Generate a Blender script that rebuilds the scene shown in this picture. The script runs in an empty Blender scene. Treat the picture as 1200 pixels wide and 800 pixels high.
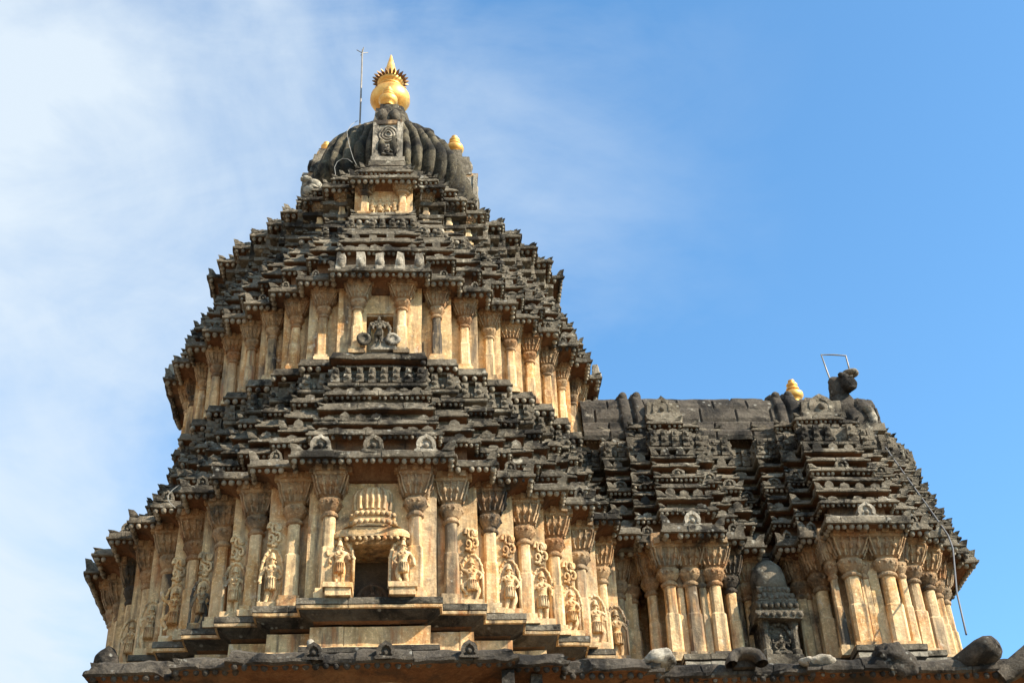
import bpy, bmesh, math, random
from mathutils import Vector, Matrix, noise
random.seed(7)
S = 1.6                    # builder units -> metres (applied once at the end)
EYE = 1.6                  # camera height in metres
XC, YC = -.53, 14.95       # axis of the main tower
scene = bpy.context.scene
COL = scene.collection
R_ = math.radians
def rnd(a, b): return a + (b - a) * random.random()

# ------------------------------------------------------------------ materials
def node_mat(name):
    m = bpy.data.materials.new(name); m.use_nodes = True
    nt = m.node_tree; nt.nodes.clear()
    out = nt.nodes.new('ShaderNodeOutputMaterial'); b = nt.nodes.new('ShaderNodeBsdfPrincipled')
    nt.links.new(b.outputs[0], out.inputs[0])
    return m, nt, b
class G:
    """tiny node graph helper"""
    def __init__(s, nt): s.nt = nt
    def n(s, t, **k):
        n = s.nt.nodes.new(t)
        for a, v in k.items(): setattr(n, a, v)
        return n
    def link(s, a, b): s.nt.links.new(a, b)
    def pos(s, scale=(1, 1, 1), rand=None):
        g = s.n('ShaderNodeNewGeometry'); m = s.n('ShaderNodeMapping')
        s.link(g.outputs['Position'], m.inputs[0]); m.inputs['Scale'].default_value = scale
        if rand is not None:
            m2 = s.n('ShaderNodeVectorMath', operation='SCALE'); c = s.n('ShaderNodeCombineXYZ')
            for i in range(3): s.link(rand, c.inputs[i])
            s.link(c.outputs[0], m2.inputs[0]); m2.inputs['Scale'].default_value = 37
            s.link(m2.outputs[0], m.inputs['Location'])
        return m.outputs[0]
    def noise(s, vec, scale, detail=6, rough=.6, dist=0):
        n = s.n('ShaderNodeTexNoise'); s.link(vec, n.inputs['Vector'])
        n.inputs['Scale'].default_value = scale; n.inputs['Detail'].default_value = detail
        n.inputs['Roughness'].default_value = rough; n.inputs['Distortion'].default_value = dist
        return n.outputs['Fac']
    def ramp(s, fac, stops):
        r = s.n('ShaderNodeValToRGB'); e = r.color_ramp.elements
        while len(e) < len(stops): e.new(.5)
        for el, (p, c) in zip(e, stops):
            el.position = p; el.color = (*c, 1) if len(c) == 3 else c
        s.link(fac, r.inputs[0]); return r.outputs[0]
    def mask(s, fac, lo, hi):
        m = s.n('ShaderNodeMapRange'); m.inputs['From Min'].default_value = lo; m.inputs['From Max'].default_value = hi
        s.link(fac, m.inputs[0]); return m.outputs[0]
    def mix(s, fac, a, b, mode='MIX'):
        m = s.n('ShaderNodeMix', data_type='RGBA', blend_type=mode)
        if isinstance(fac, float): m.inputs[0].default_value = fac
        else: s.link(fac, m.inputs[0])
        for i, v in ((6, a), (7, b)):
            if isinstance(v, tuple): m.inputs[i].default_value = (*v, 1)
            else: s.link(v, m.inputs[i])
        return m.outputs[2]
    def math(s, op, a, b):
        m = s.n('ShaderNodeMath', operation=op)
        for i, v in enumerate((a, b)):
            if isinstance(v, (int, float)): m.inputs[i].default_value = v
            else: s.link(v, m.inputs[i])
        return m.outputs[0]

def stone(name, base, stain=(.07, .062, .052), stain_lo=.55, stain_hi=.75, streak=0., pale=None, pale_lo=.6, bump=.35,
          rand_dark=0., spots=0.):
    """weathered stone: blotchy base, rain streaks, lichen and grain; base = list of ramp stops"""
    m, nt, b = node_mat(name); g = G(nt)
    oi = g.n('ShaderNodeObjectInfo'); rn = oi.outputs['Random']
    p = g.pos(); pr = g.pos(rand=rn)
    c = g.ramp(g.noise(pr, .9, 8, .62, .4), base)
    fine = g.noise(p, 7, 10, .78)
    c = g.mix(g.mask(fine, .42, .68), c, g.mix(.72, c, tuple(x * .42 for x in base[len(base)//2][1])))
    c = g.mix(g.mask(g.noise(p, 19, 8, .8), .52, .68), c, tuple(min(1, x * 1.55) for x in base[len(base)//2][1]))
    if streak:
        sv = g.pos((5.5, 5.5, .55))
        st = g.noise(sv, 1.0, 6, .6, .3)
        c = g.mix(g.math('MULTIPLY', g.mask(st, .50, .66), streak), c, stain)
        c = g.mix(g.math('MULTIPLY', g.mask(g.noise(g.pos((1, 1, .6)), .9, 5, .6), .50, .60), .30 * streak), c, (.36, .31, .24))
        st2 = g.noise(g.pos((4, 4, .5)), 1.7, 5, .6)
        c = g.mix(g.math('MULTIPLY', g.mask(st2, .56, .70), streak * .8), c, (.40, .15, .05))
    if rand_dark:
        k = g.mask(rn, 1 - rand_dark, 1 - rand_dark + .05)
        kk = g.math('MULTIPLY', k, g.mask(g.noise(g.pos((3, 3, .8)), 1.2, 5), .36, .55))
        c = g.mix(kk, c, stain)
    li = g.noise(p, 1.6, 9, .68, .5)
    c = g.mix(g.mask(li, stain_lo, stain_hi), c, stain)
    if pale:
        pl = g.noise(p, 4.2, 9, .7, .3)
        c = g.mix(g.mask(pl, pale_lo, pale_lo + .12), c, pale)
    if spots:
        v = g.n('ShaderNodeTexVoronoi'); g.link(p, v.inputs['Vector']); v.inputs['Scale'].default_value = 7
        v.inputs['Randomness'].default_value = 1
        sp = g.math('MULTIPLY', g.mask(v.outputs['Distance'], .26, .16), g.mask(g.noise(p, 2.3, 4), .5, .6))
        c = g.mix(g.math('MULTIPLY', sp, spots), c, (.34, .33, .29))
    g.link(c, b.inputs['Base Color'])
    b.inputs['Roughness'].default_value = .92
    b.inputs['Specular IOR Level'].default_value = .18
    hb = g.math('ADD', g.noise(p, 4, 9, .72), g.math('MULTIPLY', g.noise(p, 17, 8, .78), .6))
    bp = g.n('ShaderNodeBump'); bp.inputs['Strength'].default_value = bump; bp.inputs['Distance'].default_value = .08
    g.link(hb, bp.inputs['Height']); g.link(bp.outputs[0], b.inputs['Normal'])
    return m

M = {}
M['wall'] = stone('ochre_stone', [(.28, (.26, .105, .035)), (.40, (.50, .25, .085)), (.50, (.65, .455, .245)), (.60, (.54, .345, .155)), (.72, (.36, .275, .18))],
                  stain=(.07, .055, .042), stain_lo=.55, stain_hi=.74, streak=.85, pale=(.60, .52, .39), pale_lo=.60, bump=.45)
M['pil'] = stone('pilaster_stone', [(.28, (.32, .135, .045)), (.40, (.54, .285, .10)), (.50, (.69, .49, .27)), (.60, (.60, .40, .20)), (.72, (.42, .335, .225))],
                 stain=(.065, .054, .042), stain_lo=.57, stain_hi=.76, streak=.75, pale=(.62, .54, .41), pale_lo=.60, rand_dark=.16, bump=.45)
M['cap'] = stone('carved_stone', [(.28, (.20, .085, .035)), (.42, (.34, .18, .08)), (.55, (.46, .31, .17)), (.72, (.30, .24, .17))],
                 stain=(.055, .045, .035), stain_lo=.50, stain_hi=.68, streak=.5, pale=(.52, .44, .32), pale_lo=.62, bump=.8, rand_dark=.12)
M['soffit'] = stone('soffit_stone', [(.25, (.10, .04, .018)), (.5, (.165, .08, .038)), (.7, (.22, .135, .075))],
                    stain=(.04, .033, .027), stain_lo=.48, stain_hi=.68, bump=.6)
M['dark'] = stone('lichen_stone', [(.25, (.058, .048, .036)), (.42, (.112, .094, .069)), (.55, (.19, .162, .12)), (.70, (.28, .242, .18))],
                  stain=(.024, .021, .017), stain_lo=.48, stain_hi=.60, pale=(.46, .42, .33), pale_lo=.585, bump=1.0, spots=.7)
M['bead'] = stone('bead_stone', [(.25, (.14, .115, .085)), (.45, (.27, .23, .17)), (.65, (.40, .35, .27))],
                  stain=(.035, .03, .025), stain_lo=.50, stain_hi=.60, pale=(.50, .45, .36), pale_lo=.6, bump=.7)
M['pale'] = stone('bleached_stone', [(.25, (.20, .17, .13)), (.5, (.34, .30, .235)), (.7, (.46, .42, .34))],
                  stain=(.04, .036, .03), stain_lo=.50, stain_hi=.62, bump=.8)
M['base'] = stone('black_stone', [(.25, (.042, .036, .03)), (.5, (.085, .072, .057)), (.7, (.16, .138, .108))],
                  stain=(.02, .018, .016), stain_lo=.48, stain_hi=.60, pale=(.36, .33, .27), pale_lo=.63, bump=1.0, spots=.6)
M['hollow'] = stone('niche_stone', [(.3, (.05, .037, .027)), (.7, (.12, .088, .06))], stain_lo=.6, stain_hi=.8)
M['dome'] = stone('dome_stone', [(.25, (.035, .03, .023)), (.45, (.075, .064, .046)), (.6, (.15, .128, .085)), (.75, (.26, .22, .14))],
                  stain=(.022, .02, .017), stain_lo=.47, stain_hi=.58, pale=(.36, .32, .22), pale_lo=.62, bump=1.0)

def gold():
    m, nt, b = node_mat('gilded_copper'); g = G(nt)
    p = g.pos()
    c = g.ramp(g.noise(p, 3.5, 6, .65), [(.3, (.50, .235, .055)), (.5, (.74, .41, .11)), (.7, (.86, .54, .18))])
    c = g.mix(g.mask(g.noise(p, 11, 6, .7), .62, .78), c, (.35, .17, .05))
    g.link(c, b.inputs['Base Color']); b.inputs['Metallic'].default_value = .85
    g.link(g.mask(g.noise(p, 6, 5), -.4, 1.3), b.inputs['Roughness'])
    bp = g.n('ShaderNodeBump'); bp.inputs['Strength'].default_value = .15; bp.inputs['Distance'].default_value = .03
    g.link(g.noise(p, 9, 4), bp.inputs['Height']); g.link(bp.outputs[0], b.inputs['Normal'])
    return m
M['gold'] = gold()
def plain(name, col, rough=.6, metal=0., var=.3):
    m, nt, b = node_mat(name); g = G(nt)
    c = g.mix(g.mask(g.noise(g.pos(), 8, 5), .3, .7), tuple(x * (1 - var) for x in col), col)
    g.link(c, b.inputs['Base Color']); b.inputs['Roughness'].default_value = rough; b.inputs['Metallic'].default_value = metal
    return m
M['bronze'] = plain('dark_bronze', (.22, .12, .045), .5, .7, .5)  # spiked crown, darker and browner than the gold pot
M['iron'] = plain('grey_iron', (.24, .22, .19), .55, .4)
M['rust'] = plain('rusty_iron', (.17, .12, .085), .75, .2, .5)
M['white'] = plain('pale_cable', (.27, .26, .235), .6)
M['black'] = plain('dark_cable', (.10, .10, .10), .6)
M['ground'] = stone('dusty_ground', [(.3, (.16, .11, .07)), (.5, (.24, .18, .12)), (.7, (.30, .24, .17))], stain=(.08, .09, .04), bump=.3)
MI = list(M)

# ------------------------------------------------------------------ mesh builder
def nz(v, k=3.0, seed=0.): return noise.noise(Vector((v[0] * k + seed, v[1] * k, v[2] * k)))
class MB:
    def __init__(s): s.v = []; s.f = []; s.m = []; s.s = []
    def vert(s, p): s.v.append(tuple(p)); return len(s.v) - 1
    def face(s, idx, mat, smooth=False): s.f.append(tuple(idx)); s.m.append(mat); s.s.append(smooth)
    def build(s, name, parent=None):
        used = sorted(set(s.m)); me = bpy.data.meshes.new(name)
        me.from_pydata(s.v, [], s.f)
        for k in used: me.materials.append(M[k])
        me.polygons.foreach_set('material_index', [used.index(k) for k in s.m])
        me.polygons.foreach_set('use_smooth', s.s); me.update()
        o = bpy.data.objects.new(name, me); COL.objects.link(o)
        if parent: o.parent = parent
        return o
    def rough(s, amp, k=6.):
        for i, p in enumerate(s.v):
            s.v[i] = tuple(p[j] + amp * nz(p, k, 11.3 * (j + 1)) for j in range(3))
        return s
    def grid(s, rows, mat, smooth=False, close=False):
        """rows: list of equally long point lists"""
        ix = [[s.vert(p) for p in r] for r in rows]; n = len(rows[0])
        for a, b in zip(ix, ix[1:]):
            for j in range(n if close else n - 1):
                k = (j + 1) % n; s.face((a[j], a[k], b[k], b[j]), mat, smooth)
        return ix
    def box(s, c, h, mat, rz=0., taper=1., jit=0.):
        cz, sz = math.cos(rz), math.sin(rz); ix = []
        for z in (-1, 1):
            for x, y in ((-1, -1), (1, -1), (1, 1), (-1, 1)):
                t = taper if z > 0 else 1
                px, py = x * h[0] * t, y * h[1] * t
                ix.append(s.vert((c[0] + px * cz - py * sz + rnd(-jit, jit), c[1] + px * sz + py * cz + rnd(-jit, jit), c[2] + z * h[2] + rnd(-jit, jit))))
        for q in ((3, 2, 1, 0), (4, 5, 6, 7), (0, 1, 5, 4), (1, 2, 6, 5), (2, 3, 7, 6), (3, 0, 4, 7)):
            s.face([ix[i] for i in q], mat)
    def ball(s, c, r, mat, nu=8, nv=5, sq=(1, 1, 1)):
        rows = []
        for j in range(nv + 1):
            a = math.pi * j / nv - math.pi / 2
            rr = max(math.cos(a), .02)
            rows.append([(c[0] + r * sq[0] * rr * math.cos(2 * math.pi * i / nu), c[1] + r * sq[1] * rr * math.sin(2 * math.pi * i / nu),
                          c[2] + r * sq[2] * math.sin(a)) for i in range(nu)])
        s.grid(rows, mat, True, True)
    def lathe(s, c, prof, mat, n=20, smooth=True, sqr=None):
        """prof: (r, z); sqr: per-ring squareness 0..1"""
        rows = []
        for j, (r, z) in enumerate(prof):
            q = sqr[j] if sqr else 0; row = []
            for i in range(n):
                a = 2 * math.pi * (i + .5) / n; ca, sa = math.cos(a), math.sin(a)
                k = 1 / max(abs(ca), abs(sa)); k = 1 + (min(k, 1.32) - 1) * q
                row.append((c[0] + r * k * ca, c[1] + r * k * sa, c[2] + z))
            rows.append(row)
        ix = s.grid(rows, mat, smooth, True)
        s.face(list(reversed(ix[0])), mat); s.face(ix[-1], mat)
    def tube(s, pts, r, mat, n=6):
        rows = []
        rad = r if isinstance(r, (list, tuple)) else [r] * len(pts)
        for i, p in enumerate(pts):
            a = Vector(pts[max(i - 1, 0)]); b = Vector(pts[min(i + 1, len(pts) - 1)]); t = (b - a).normalized()
            u = t.cross(Vector((0, 1, .13))); u = u.normalized() if u.length > 1e-4 else Vector((1, 0, 0)); w = t.cross(u)
            rows.append([Vector(p) + rad[i] * (u * math.cos(2 * math.pi * k / n) + w * math.sin(2 * math.pi * k / n)) for k in range(n)])
        ix = s.grid(rows, mat, True, True); s.face(ix[0], mat); s.face(ix[-1], mat)

# orthogonal stepped plans ------------------------------------------------------
KP = .045                  # how far the diagonal corners are drawn in (0 = on a circle)
def ring(R, a0=14., n=9):
    q = []
    for i in range(n):
        a = R_(a0 + (90 - 2 * a0) * i / (n - 1)); rr = R * (1 - KP * (math.sin(2 * a) ** 2 - math.sin(2 * R_(a0)) ** 2)); q.append((rr * math.sin(a), rr * math.cos(a)))
    p = []
    for i in range(n):
        p.append(q[i])
        if i < n - 1: p.append((q[i][0], q[i + 1][1]))
    rb = [(x, -y) for x, y in reversed(p)]; lb = [(-x, -y) for x, y in p]; lf = [(-x, y) for x, y in reversed(p)]
    return [(XC + x, YC - y) for x, y in p + rb + lb + lf]
class Plan:
    def __init__(s, pts):
        s.p = [Vector((x, y)) for x, y in pts]; n = len(s.p); s.n = n
        s.nrm = []
        for i in range(n):
            d = (s.p[(i + 1) % n] - s.p[i]).normalized(); s.nrm.append(Vector((d.y, -d.x)))
        s.off = []; s.cvx = []
        for i in range(n):
            a, b = s.nrm[i - 1], s.nrm[i]
            if abs(a.dot(b)) > .9: s.off.append(b.copy()); s.cvx.append(False)
            else:
                s.off.append(a + b); da = Vector((-a.y, a.x)); s.cvx.append(da.x * b.x + da.y * b.y > 0)
        # convex when walking along edge i-1 then turning away from the outside
    def at(s, i, d): i %= s.n; return s.p[i] + s.off[i] * d
    def edges(s, d=0.):
        for i in range(s.n):
            a, b = s.at(i, d), s.at(i + 1, d); L = (b - a).length
            if (b - a).dot(s.p[(i + 1) % s.n] - s.p[i]) <= 0: continue
            yield i, a, b, s.nrm[i], L, s.cvx[i], s.cvx[(i + 1) % s.n]

def sweep(mb, plan, prof, z0, seg=.09, joint=.42, amp=.006, skip=(), smooth=False):
    """profile points (d, z, material of the strip above) bottom to top round a stepped plan, with uneven block joints"""
    for i in range(plan.n):
        if i in skip: continue
        L = (plan.at(i + 1, 0) - plan.at(i, 0)).length
        st = [(0., 0)]; pos = rnd(.25, 1) * joint
        js = []
        while pos < L - .08: js.append(pos); pos += joint * rnd(.75, 1.3)
        last = 0.
        for j in js + [L]:
            k = max(1, int((j - last) / seg))
            for q in range(1, k + 1):
                t = last + (j - last) * q / k
                if q == k and j < L: st += [((t - .007) / L, 0), (t / L, 1), ((t + .007) / L, 0)]
                else: st.append((t / L, 0))
            last = j
        rows = []
        chip = lambda: (-2.6 if random.random() < .07 and amp > .0075 else rnd(-1, 1))
        blk = chip(); bz = 0
        for t, isj in st:
            if isj: blk = chip(); bz = rnd(-1, 1)
            row = []
            inner = min(t, 1 - t) * L > .02
            for (d, z, m) in prof:
                dd = d + (blk * amp * .9 if inner else 0) - (.012 if isj and d > -.2 else 0)
                a, b = plan.at(i, dd), plan.at(i + 1, dd)
                if not inner: pass
                p = a.lerp(b, t); v = (p.x, p.y, z0 + z)
                e = amp * 1.6 * nz(v, 4.5) + amp * .8 * nz(v, 13, 5)
                n2 = plan.nrm[i]
                if t < 1e-6: n2 = plan.off[i]
                elif t > 1 - 1e-6: n2 = plan.off[(i + 1) % plan.n]
                row.append((v[0] + n2.x * e, v[1] + n2.y * e, v[2] + amp * .55 * nz(v, 3.1, 9) + amp * .5 * nz(v, 11, 2) + (bz * amp * .6 if inner else 0)))
            rows.append(row)
        ix = [[mb.vert(p) for p in r] for r in rows]
        for a, b in zip(ix, ix[1:]):
            for j in range(len(prof) - 1):
                mb.face((a[j], b[j], b[j + 1], a[j + 1]), prof[j][2], smooth)

def front(e_n, a): return not (e_n.y > .5 or a.y > YC + 1.3)
def beads(mb, plan, d, z, r, step, mat='bead', miss=.04, skip_long=False):
    for i, a, b, n, L, c0, c1 in plan.edges(d):
        if not front(n, a) or (skip_long and L > .8): continue
        k = max(1, int(round(L / step)))
        for q in range(k + 1):
            if q == 0 and not c0: continue
            if q == k and c1 and k > 1: pass
            if random.random() < miss: continue
            p = a.lerp(b, q / k); rr = r * (rnd(.86, 1.12) if random.random() > .1 else rnd(.55, .8))
            mb.ball((p.x + rnd(-.004, .004), p.y + rnd(-.004, .004), z + rnd(-.004, .004)), rr, mat, 8, 5, (1, 1, rnd(.95, 1.2)))

def gable(mb, p, n, w, h, dep, mat, hollow=True, peak=.18):
    """horseshoe gable standing on point p, facing n"""
    t = Vector((-n.y, n.x))
    out = [(-.5, 0), (-.56, .10), (-.42, .22), (-.46, .42), (-.42, .62), (-.30, .80), (-.12, .90), (0, .90 + peak * .6)]
    out += [(-x, z) for x, z in reversed(out[:-1])]
    wj = rnd(.93, 1.07)
    def P(x, z, d): q = p + t * (-x * w * wj) + n * d; return (q.x, q.y, p_z + z * h)
    p_z = p.z if hasattr(p, 'z') else 0
    base = Vector((p.x, p.y)); p2 = base
    def P(x, z, d):
        q = p2 + t * (x * w * wj) + n * d; e = .008 * nz((q.x, q.y, z + p_z), 9)
        return (q.x + n.x * e, q.y + n.y * e, p_z + z * h + e)
    k = len(out)
    o = [mb.vert(P(x, z, 0)) for x, z in out]; bk = [mb.vert(P(x, z, -dep)) for x, z in out]
    for i in range(k - 1): mb.face((o[i + 1], o[i], bk[i], bk[i + 1]), mat)
    mb.face(list(reversed(bk)), mat)
    if hollow:
        cx, cz = 0, .42
        a = [mb.vert(P(x * .62, cz + (z - cz) * .62, .0)) for x, z in out]
        b2 = [mb.vert(P(x * .5, cz + (z - cz) * .5, -.025)) for x, z in out]
        for i in range(k):
            j = (i + 1) % k
            mb.face((o[i], o[j], a[j], a[i]), mat); mb.face((a[i], a[j], b2[j], b2[i]), mat)
        mb.face(b2, mat)
        q = P(0, .38, -.012); mb.ball(q, w * .14, mat, 6, 4)
    else: mb.face(o, mat)
class V3(Vector): pass
def pz(p, z): return Vector((p.x, p.y, z))

def horn(mb, c, off, z, s, h, mat):
    """upturned corner leaf at a convex corner"""
    sx, sy = off.x, off.y; h *= rnd(.35, .85); s *= rnd(.95, 1.3)
    if random.random() < .12: h *= .35
    P = lambda u, w, zz: mb.vert((c.x - sx * u, c.y - sy * w, z + zz))
    b0, b1, b2, b3 = P(0, 0, 0), P(s, 0, 0), P(s, s, 0), P(0, s, 0)
    m0, m1, m3 = P(-.010, -.010, h * .5), P(s * .7, .0, h * .55), P(.0, s * .7, h * .55)
    t0 = P(-.02, -.02, h); t1 = P(s * .42, -.005, h * .92); t3 = P(-.005, s * .42, h * .92)
    fl = sx * sy < 0
    def F(*q): mb.face(q if fl else tuple(reversed(q)), mat)
    F(b0, m0, m1, b1); F(b0, b3, m3, m0); F(m0, t0, t1, m1); F(m0, m3, t3, t0); F(t0, t3, t1); F(m1, t1, t3, m3); F(b1, m1, b2); F(b3, b2, m3); F(m1, m3, b2)

def horns(mb, plan, d, z, s, h, mat='dark'):
    for i in range(plan.n):
        p = plan.at(i, d)
        if plan.cvx[i] and p.y < YC + 1.3: horn(mb, p, plan.off[i], z, s, h, mat)
def scallops(mb, plan, d, z, w, h, mat='dark', square=False, hollow=False, gap=1.25, min_len=.07, one=False):
    for i, a, b, n, L, c0, c1 in plan.edges(d):
        if not front(n, a) or L < min_len: continue
        u = (b - a) / L; m = .06 if L > .3 else .02
        k = 1 if one else max(1, int((L - 2 * m) / (w * gap)))
        for q in range(k):
            p = a + u * (m + (L - 2 * m) * (q + .5) / k)
            if random.random() < .13: continue
            hh = h * rnd(.6, 1.15)
            if square:
                c = p - n * .035; mb.box((c.x, c.y, z + hh * .5 - .01), (w * .42 if abs(n.y) > .5 else .035, .035 if abs(n.y) > .5 else w * .42, hh * .5 + .01), mat, jit=.006)
            else: gable(mb, pz(p, z), n, min(w, (L - .01)), hh, .05, mat, hollow)
def figures(mb, plan, d, z, w, h, mat='dark'):
    """frieze of stubby seated figures, each a stack of worn lumps, with hollows between"""
    for i, a, b, n, L, c0, c1 in plan.edges(d):
        if not front(n, a) or L < .06: continue
        u = (b - a) / L; k = max(1, int(L / w)); fx = abs(n.y) > .5
        for q in range(k):
            p = a + u * (L * (q + .5) / k) - n * .03
            if random.random() < .05: continue
            for f0, f1, hw_ in ((0, .3, .040), (.34, .58, .036), (.62, 1.0, .030)):
                ww = hw_ * rnd(.85, 1.15) * w / .115
                mb.box((p.x, p.y, z + h * (f0 + f1) / 2), ((ww if fx else .04), (.04 if fx else ww), h * (f1 - f0) / 2), mat, jit=.007)
            mb.ball((p.x + n.x * .035, p.y + n.y * .035, z + h * .78), .024, mat, 6, 4, (1, 1, 1.2)); mb.ball((p.x + n.x * .035, p.y + n.y * .035, z + h * .35), .03, mat, 6, 4, (1.2, 1.2, .9))
            r = p + u * (L / k * .5); mb.ball((r.x, r.y, z + h * .22), .03, mat, 6, 4, (1, 1, 1.1))

# profiles -------------------------------------------------------------------------
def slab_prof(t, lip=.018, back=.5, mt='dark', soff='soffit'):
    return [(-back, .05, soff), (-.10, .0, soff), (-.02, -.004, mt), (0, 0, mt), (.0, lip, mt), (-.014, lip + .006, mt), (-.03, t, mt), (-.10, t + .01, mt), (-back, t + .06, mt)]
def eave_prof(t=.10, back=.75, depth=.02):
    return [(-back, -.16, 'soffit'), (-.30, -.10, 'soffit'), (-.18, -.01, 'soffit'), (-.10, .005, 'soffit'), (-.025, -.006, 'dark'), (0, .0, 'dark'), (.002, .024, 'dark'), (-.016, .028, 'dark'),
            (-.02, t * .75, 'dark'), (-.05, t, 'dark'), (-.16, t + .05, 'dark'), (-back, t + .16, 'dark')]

def empty(name, loc, label, cat, group=None):
    o = bpy.data.objects.new(name, None); COL.objects.link(o); o.location = loc; o.empty_display_size = .2
    tag(o, label, cat, group); ROOTS[name] = o; return o
def tag(o, label, cat, group=None, kind=None):
    if label: o['label'] = label
    if cat: o['category'] = cat
    if group: o['group'] = group
    if kind: o['kind'] = kind
    return o
ROOTS = {}

# a carved deity or attendant as one skinned body --------------------------------------
def figure_mesh(pose=0):
    v = {'pelvis': (0, 0, .46), 'waist': (0, 0, .56), 'chest': (0, -.01, .68), 'neck': (0, 0, .765), 'head': (0, -.015, .83), 'crown': (0, 0, .93), 'tip': (0, 0, 1.0)}
    rad = {'pelvis': .085, 'waist': .06, 'chest': .085, 'neck': .035, 'head': .056, 'crown': .045, 'tip': .018}
    E_ = [('pelvis', 'waist'), ('waist', 'chest'), ('chest', 'neck'), ('neck', 'head'), ('head', 'crown'), ('crown', 'tip')]
    def limb(side, kind, pts, rs):
        prev = 'chest' if kind == 'a' else 'pelvis'
        for i, (p, r) in enumerate(zip(pts, rs)):
            k = f'{kind}{side}{len(v)}{i}'; v[k] = (p[0] * side, p[1], p[2]); rad[k] = r; E_.append((prev, k)); prev = k
    for sd in (-1, 1):
        if pose == 0:      # standing straight, hands at the hip and raised
            limb(sd, 'l', [(.06, 0, .40), (.062, -.01, .22), (.06, 0, .04), (.07, -.06, .015)], [.07, .05, .036, .03])
            limb(sd, 'a', [(.12, 0, .71), (.18, -.01, .58), (.16, -.06, .47 if sd < 0 else .56)], [.042, .032, .028])
            limb(sd, 'a', [(.13, .01, .70), (.22, .0, .66), (.23, -.03, .78)], [.035, .028, .03])
        elif pose == 1:    # dancing, one knee raised
            if sd < 0: limb(sd, 'l', [(.07, 0, .40), (.15, -.03, .26), (.08, 0, .05), (.12, -.05, .02)], [.07, .052, .036, .03])
            else: limb(sd, 'l', [(.09, -.01, .42), (.22, -.04, .34), (.10, -.02, .18), (.15, -.05, .14)], [.07, .052, .036, .03])
            limb(sd, 'a', [(.12, 0, .71), (.22, -.01, .62 if sd < 0 else .74), (.16 if sd < 0 else .24, -.05, .50 if sd < 0 else .88)], [.042, .032, .028])
        elif pose == 2:    # hip-shot attendant
            limb(sd, 'l', [(.06, 0, .40), (.075 + .03 * sd, -.01, .22), (.06 - .02 * sd, 0, .04), (.08, -.06, .015)], [.074, .052, .038, .03])
            limb(sd, 'a', [(.12, 0, .70), (.19, -.0, .56), (.12 if sd > 0 else .21, -.05, .46 if sd > 0 else .40)], [.042, .033, .028])
        else:              # seated cross-legged
            limb(sd, 'l', [(.09, -.02, .40), (.24, -.05, .36), (.06, -.10, .32)], [.075, .058, .045])
            limb(sd, 'a', [(.12, 0, .70), (.20, -.01, .57), (.14, -.07, .47 if sd < 0 else .60)], [.042, .033, .028])
            limb(sd, 'a', [(.13, .01, .70), (.23, .0, .68), (.23, -.03, .80)], [.035, .028, .03])
    keys = list(v); me = bpy.data.meshes.new('figure')
    me.from_pydata([v[k] for k in keys], [(keys.index(a), keys.index(b)) for a, b in E_], [])
    o = bpy.data.objects.new('figure', me); COL.objects.link(o)
    sk = o.modifiers.new('s', 'SKIN'); ss = o.modifiers.new('u', 'SUBSURF'); ss.levels = 1; ss.render_levels = 1
    for i, k in enumerate(keys):
        me.skin_vertices[0].data[i].radius = (rad[k], rad[k])
        me.skin_vertices[0].data[i].use_root = (k == 'pelvis')
    dg = bpy.context.evaluated_depsgraph_get(); me2 = bpy.data.meshes.new_from_object(o.evaluated_get(dg))
    bpy.data.objects.remove(o); bpy.data.meshes.remove(me)
    return [tuple(x.co) for x in me2.vertices], [tuple(p.vertices) for p in me2.polygons]
FIG = [figure_mesh(i) for i in range(4)]
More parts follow.
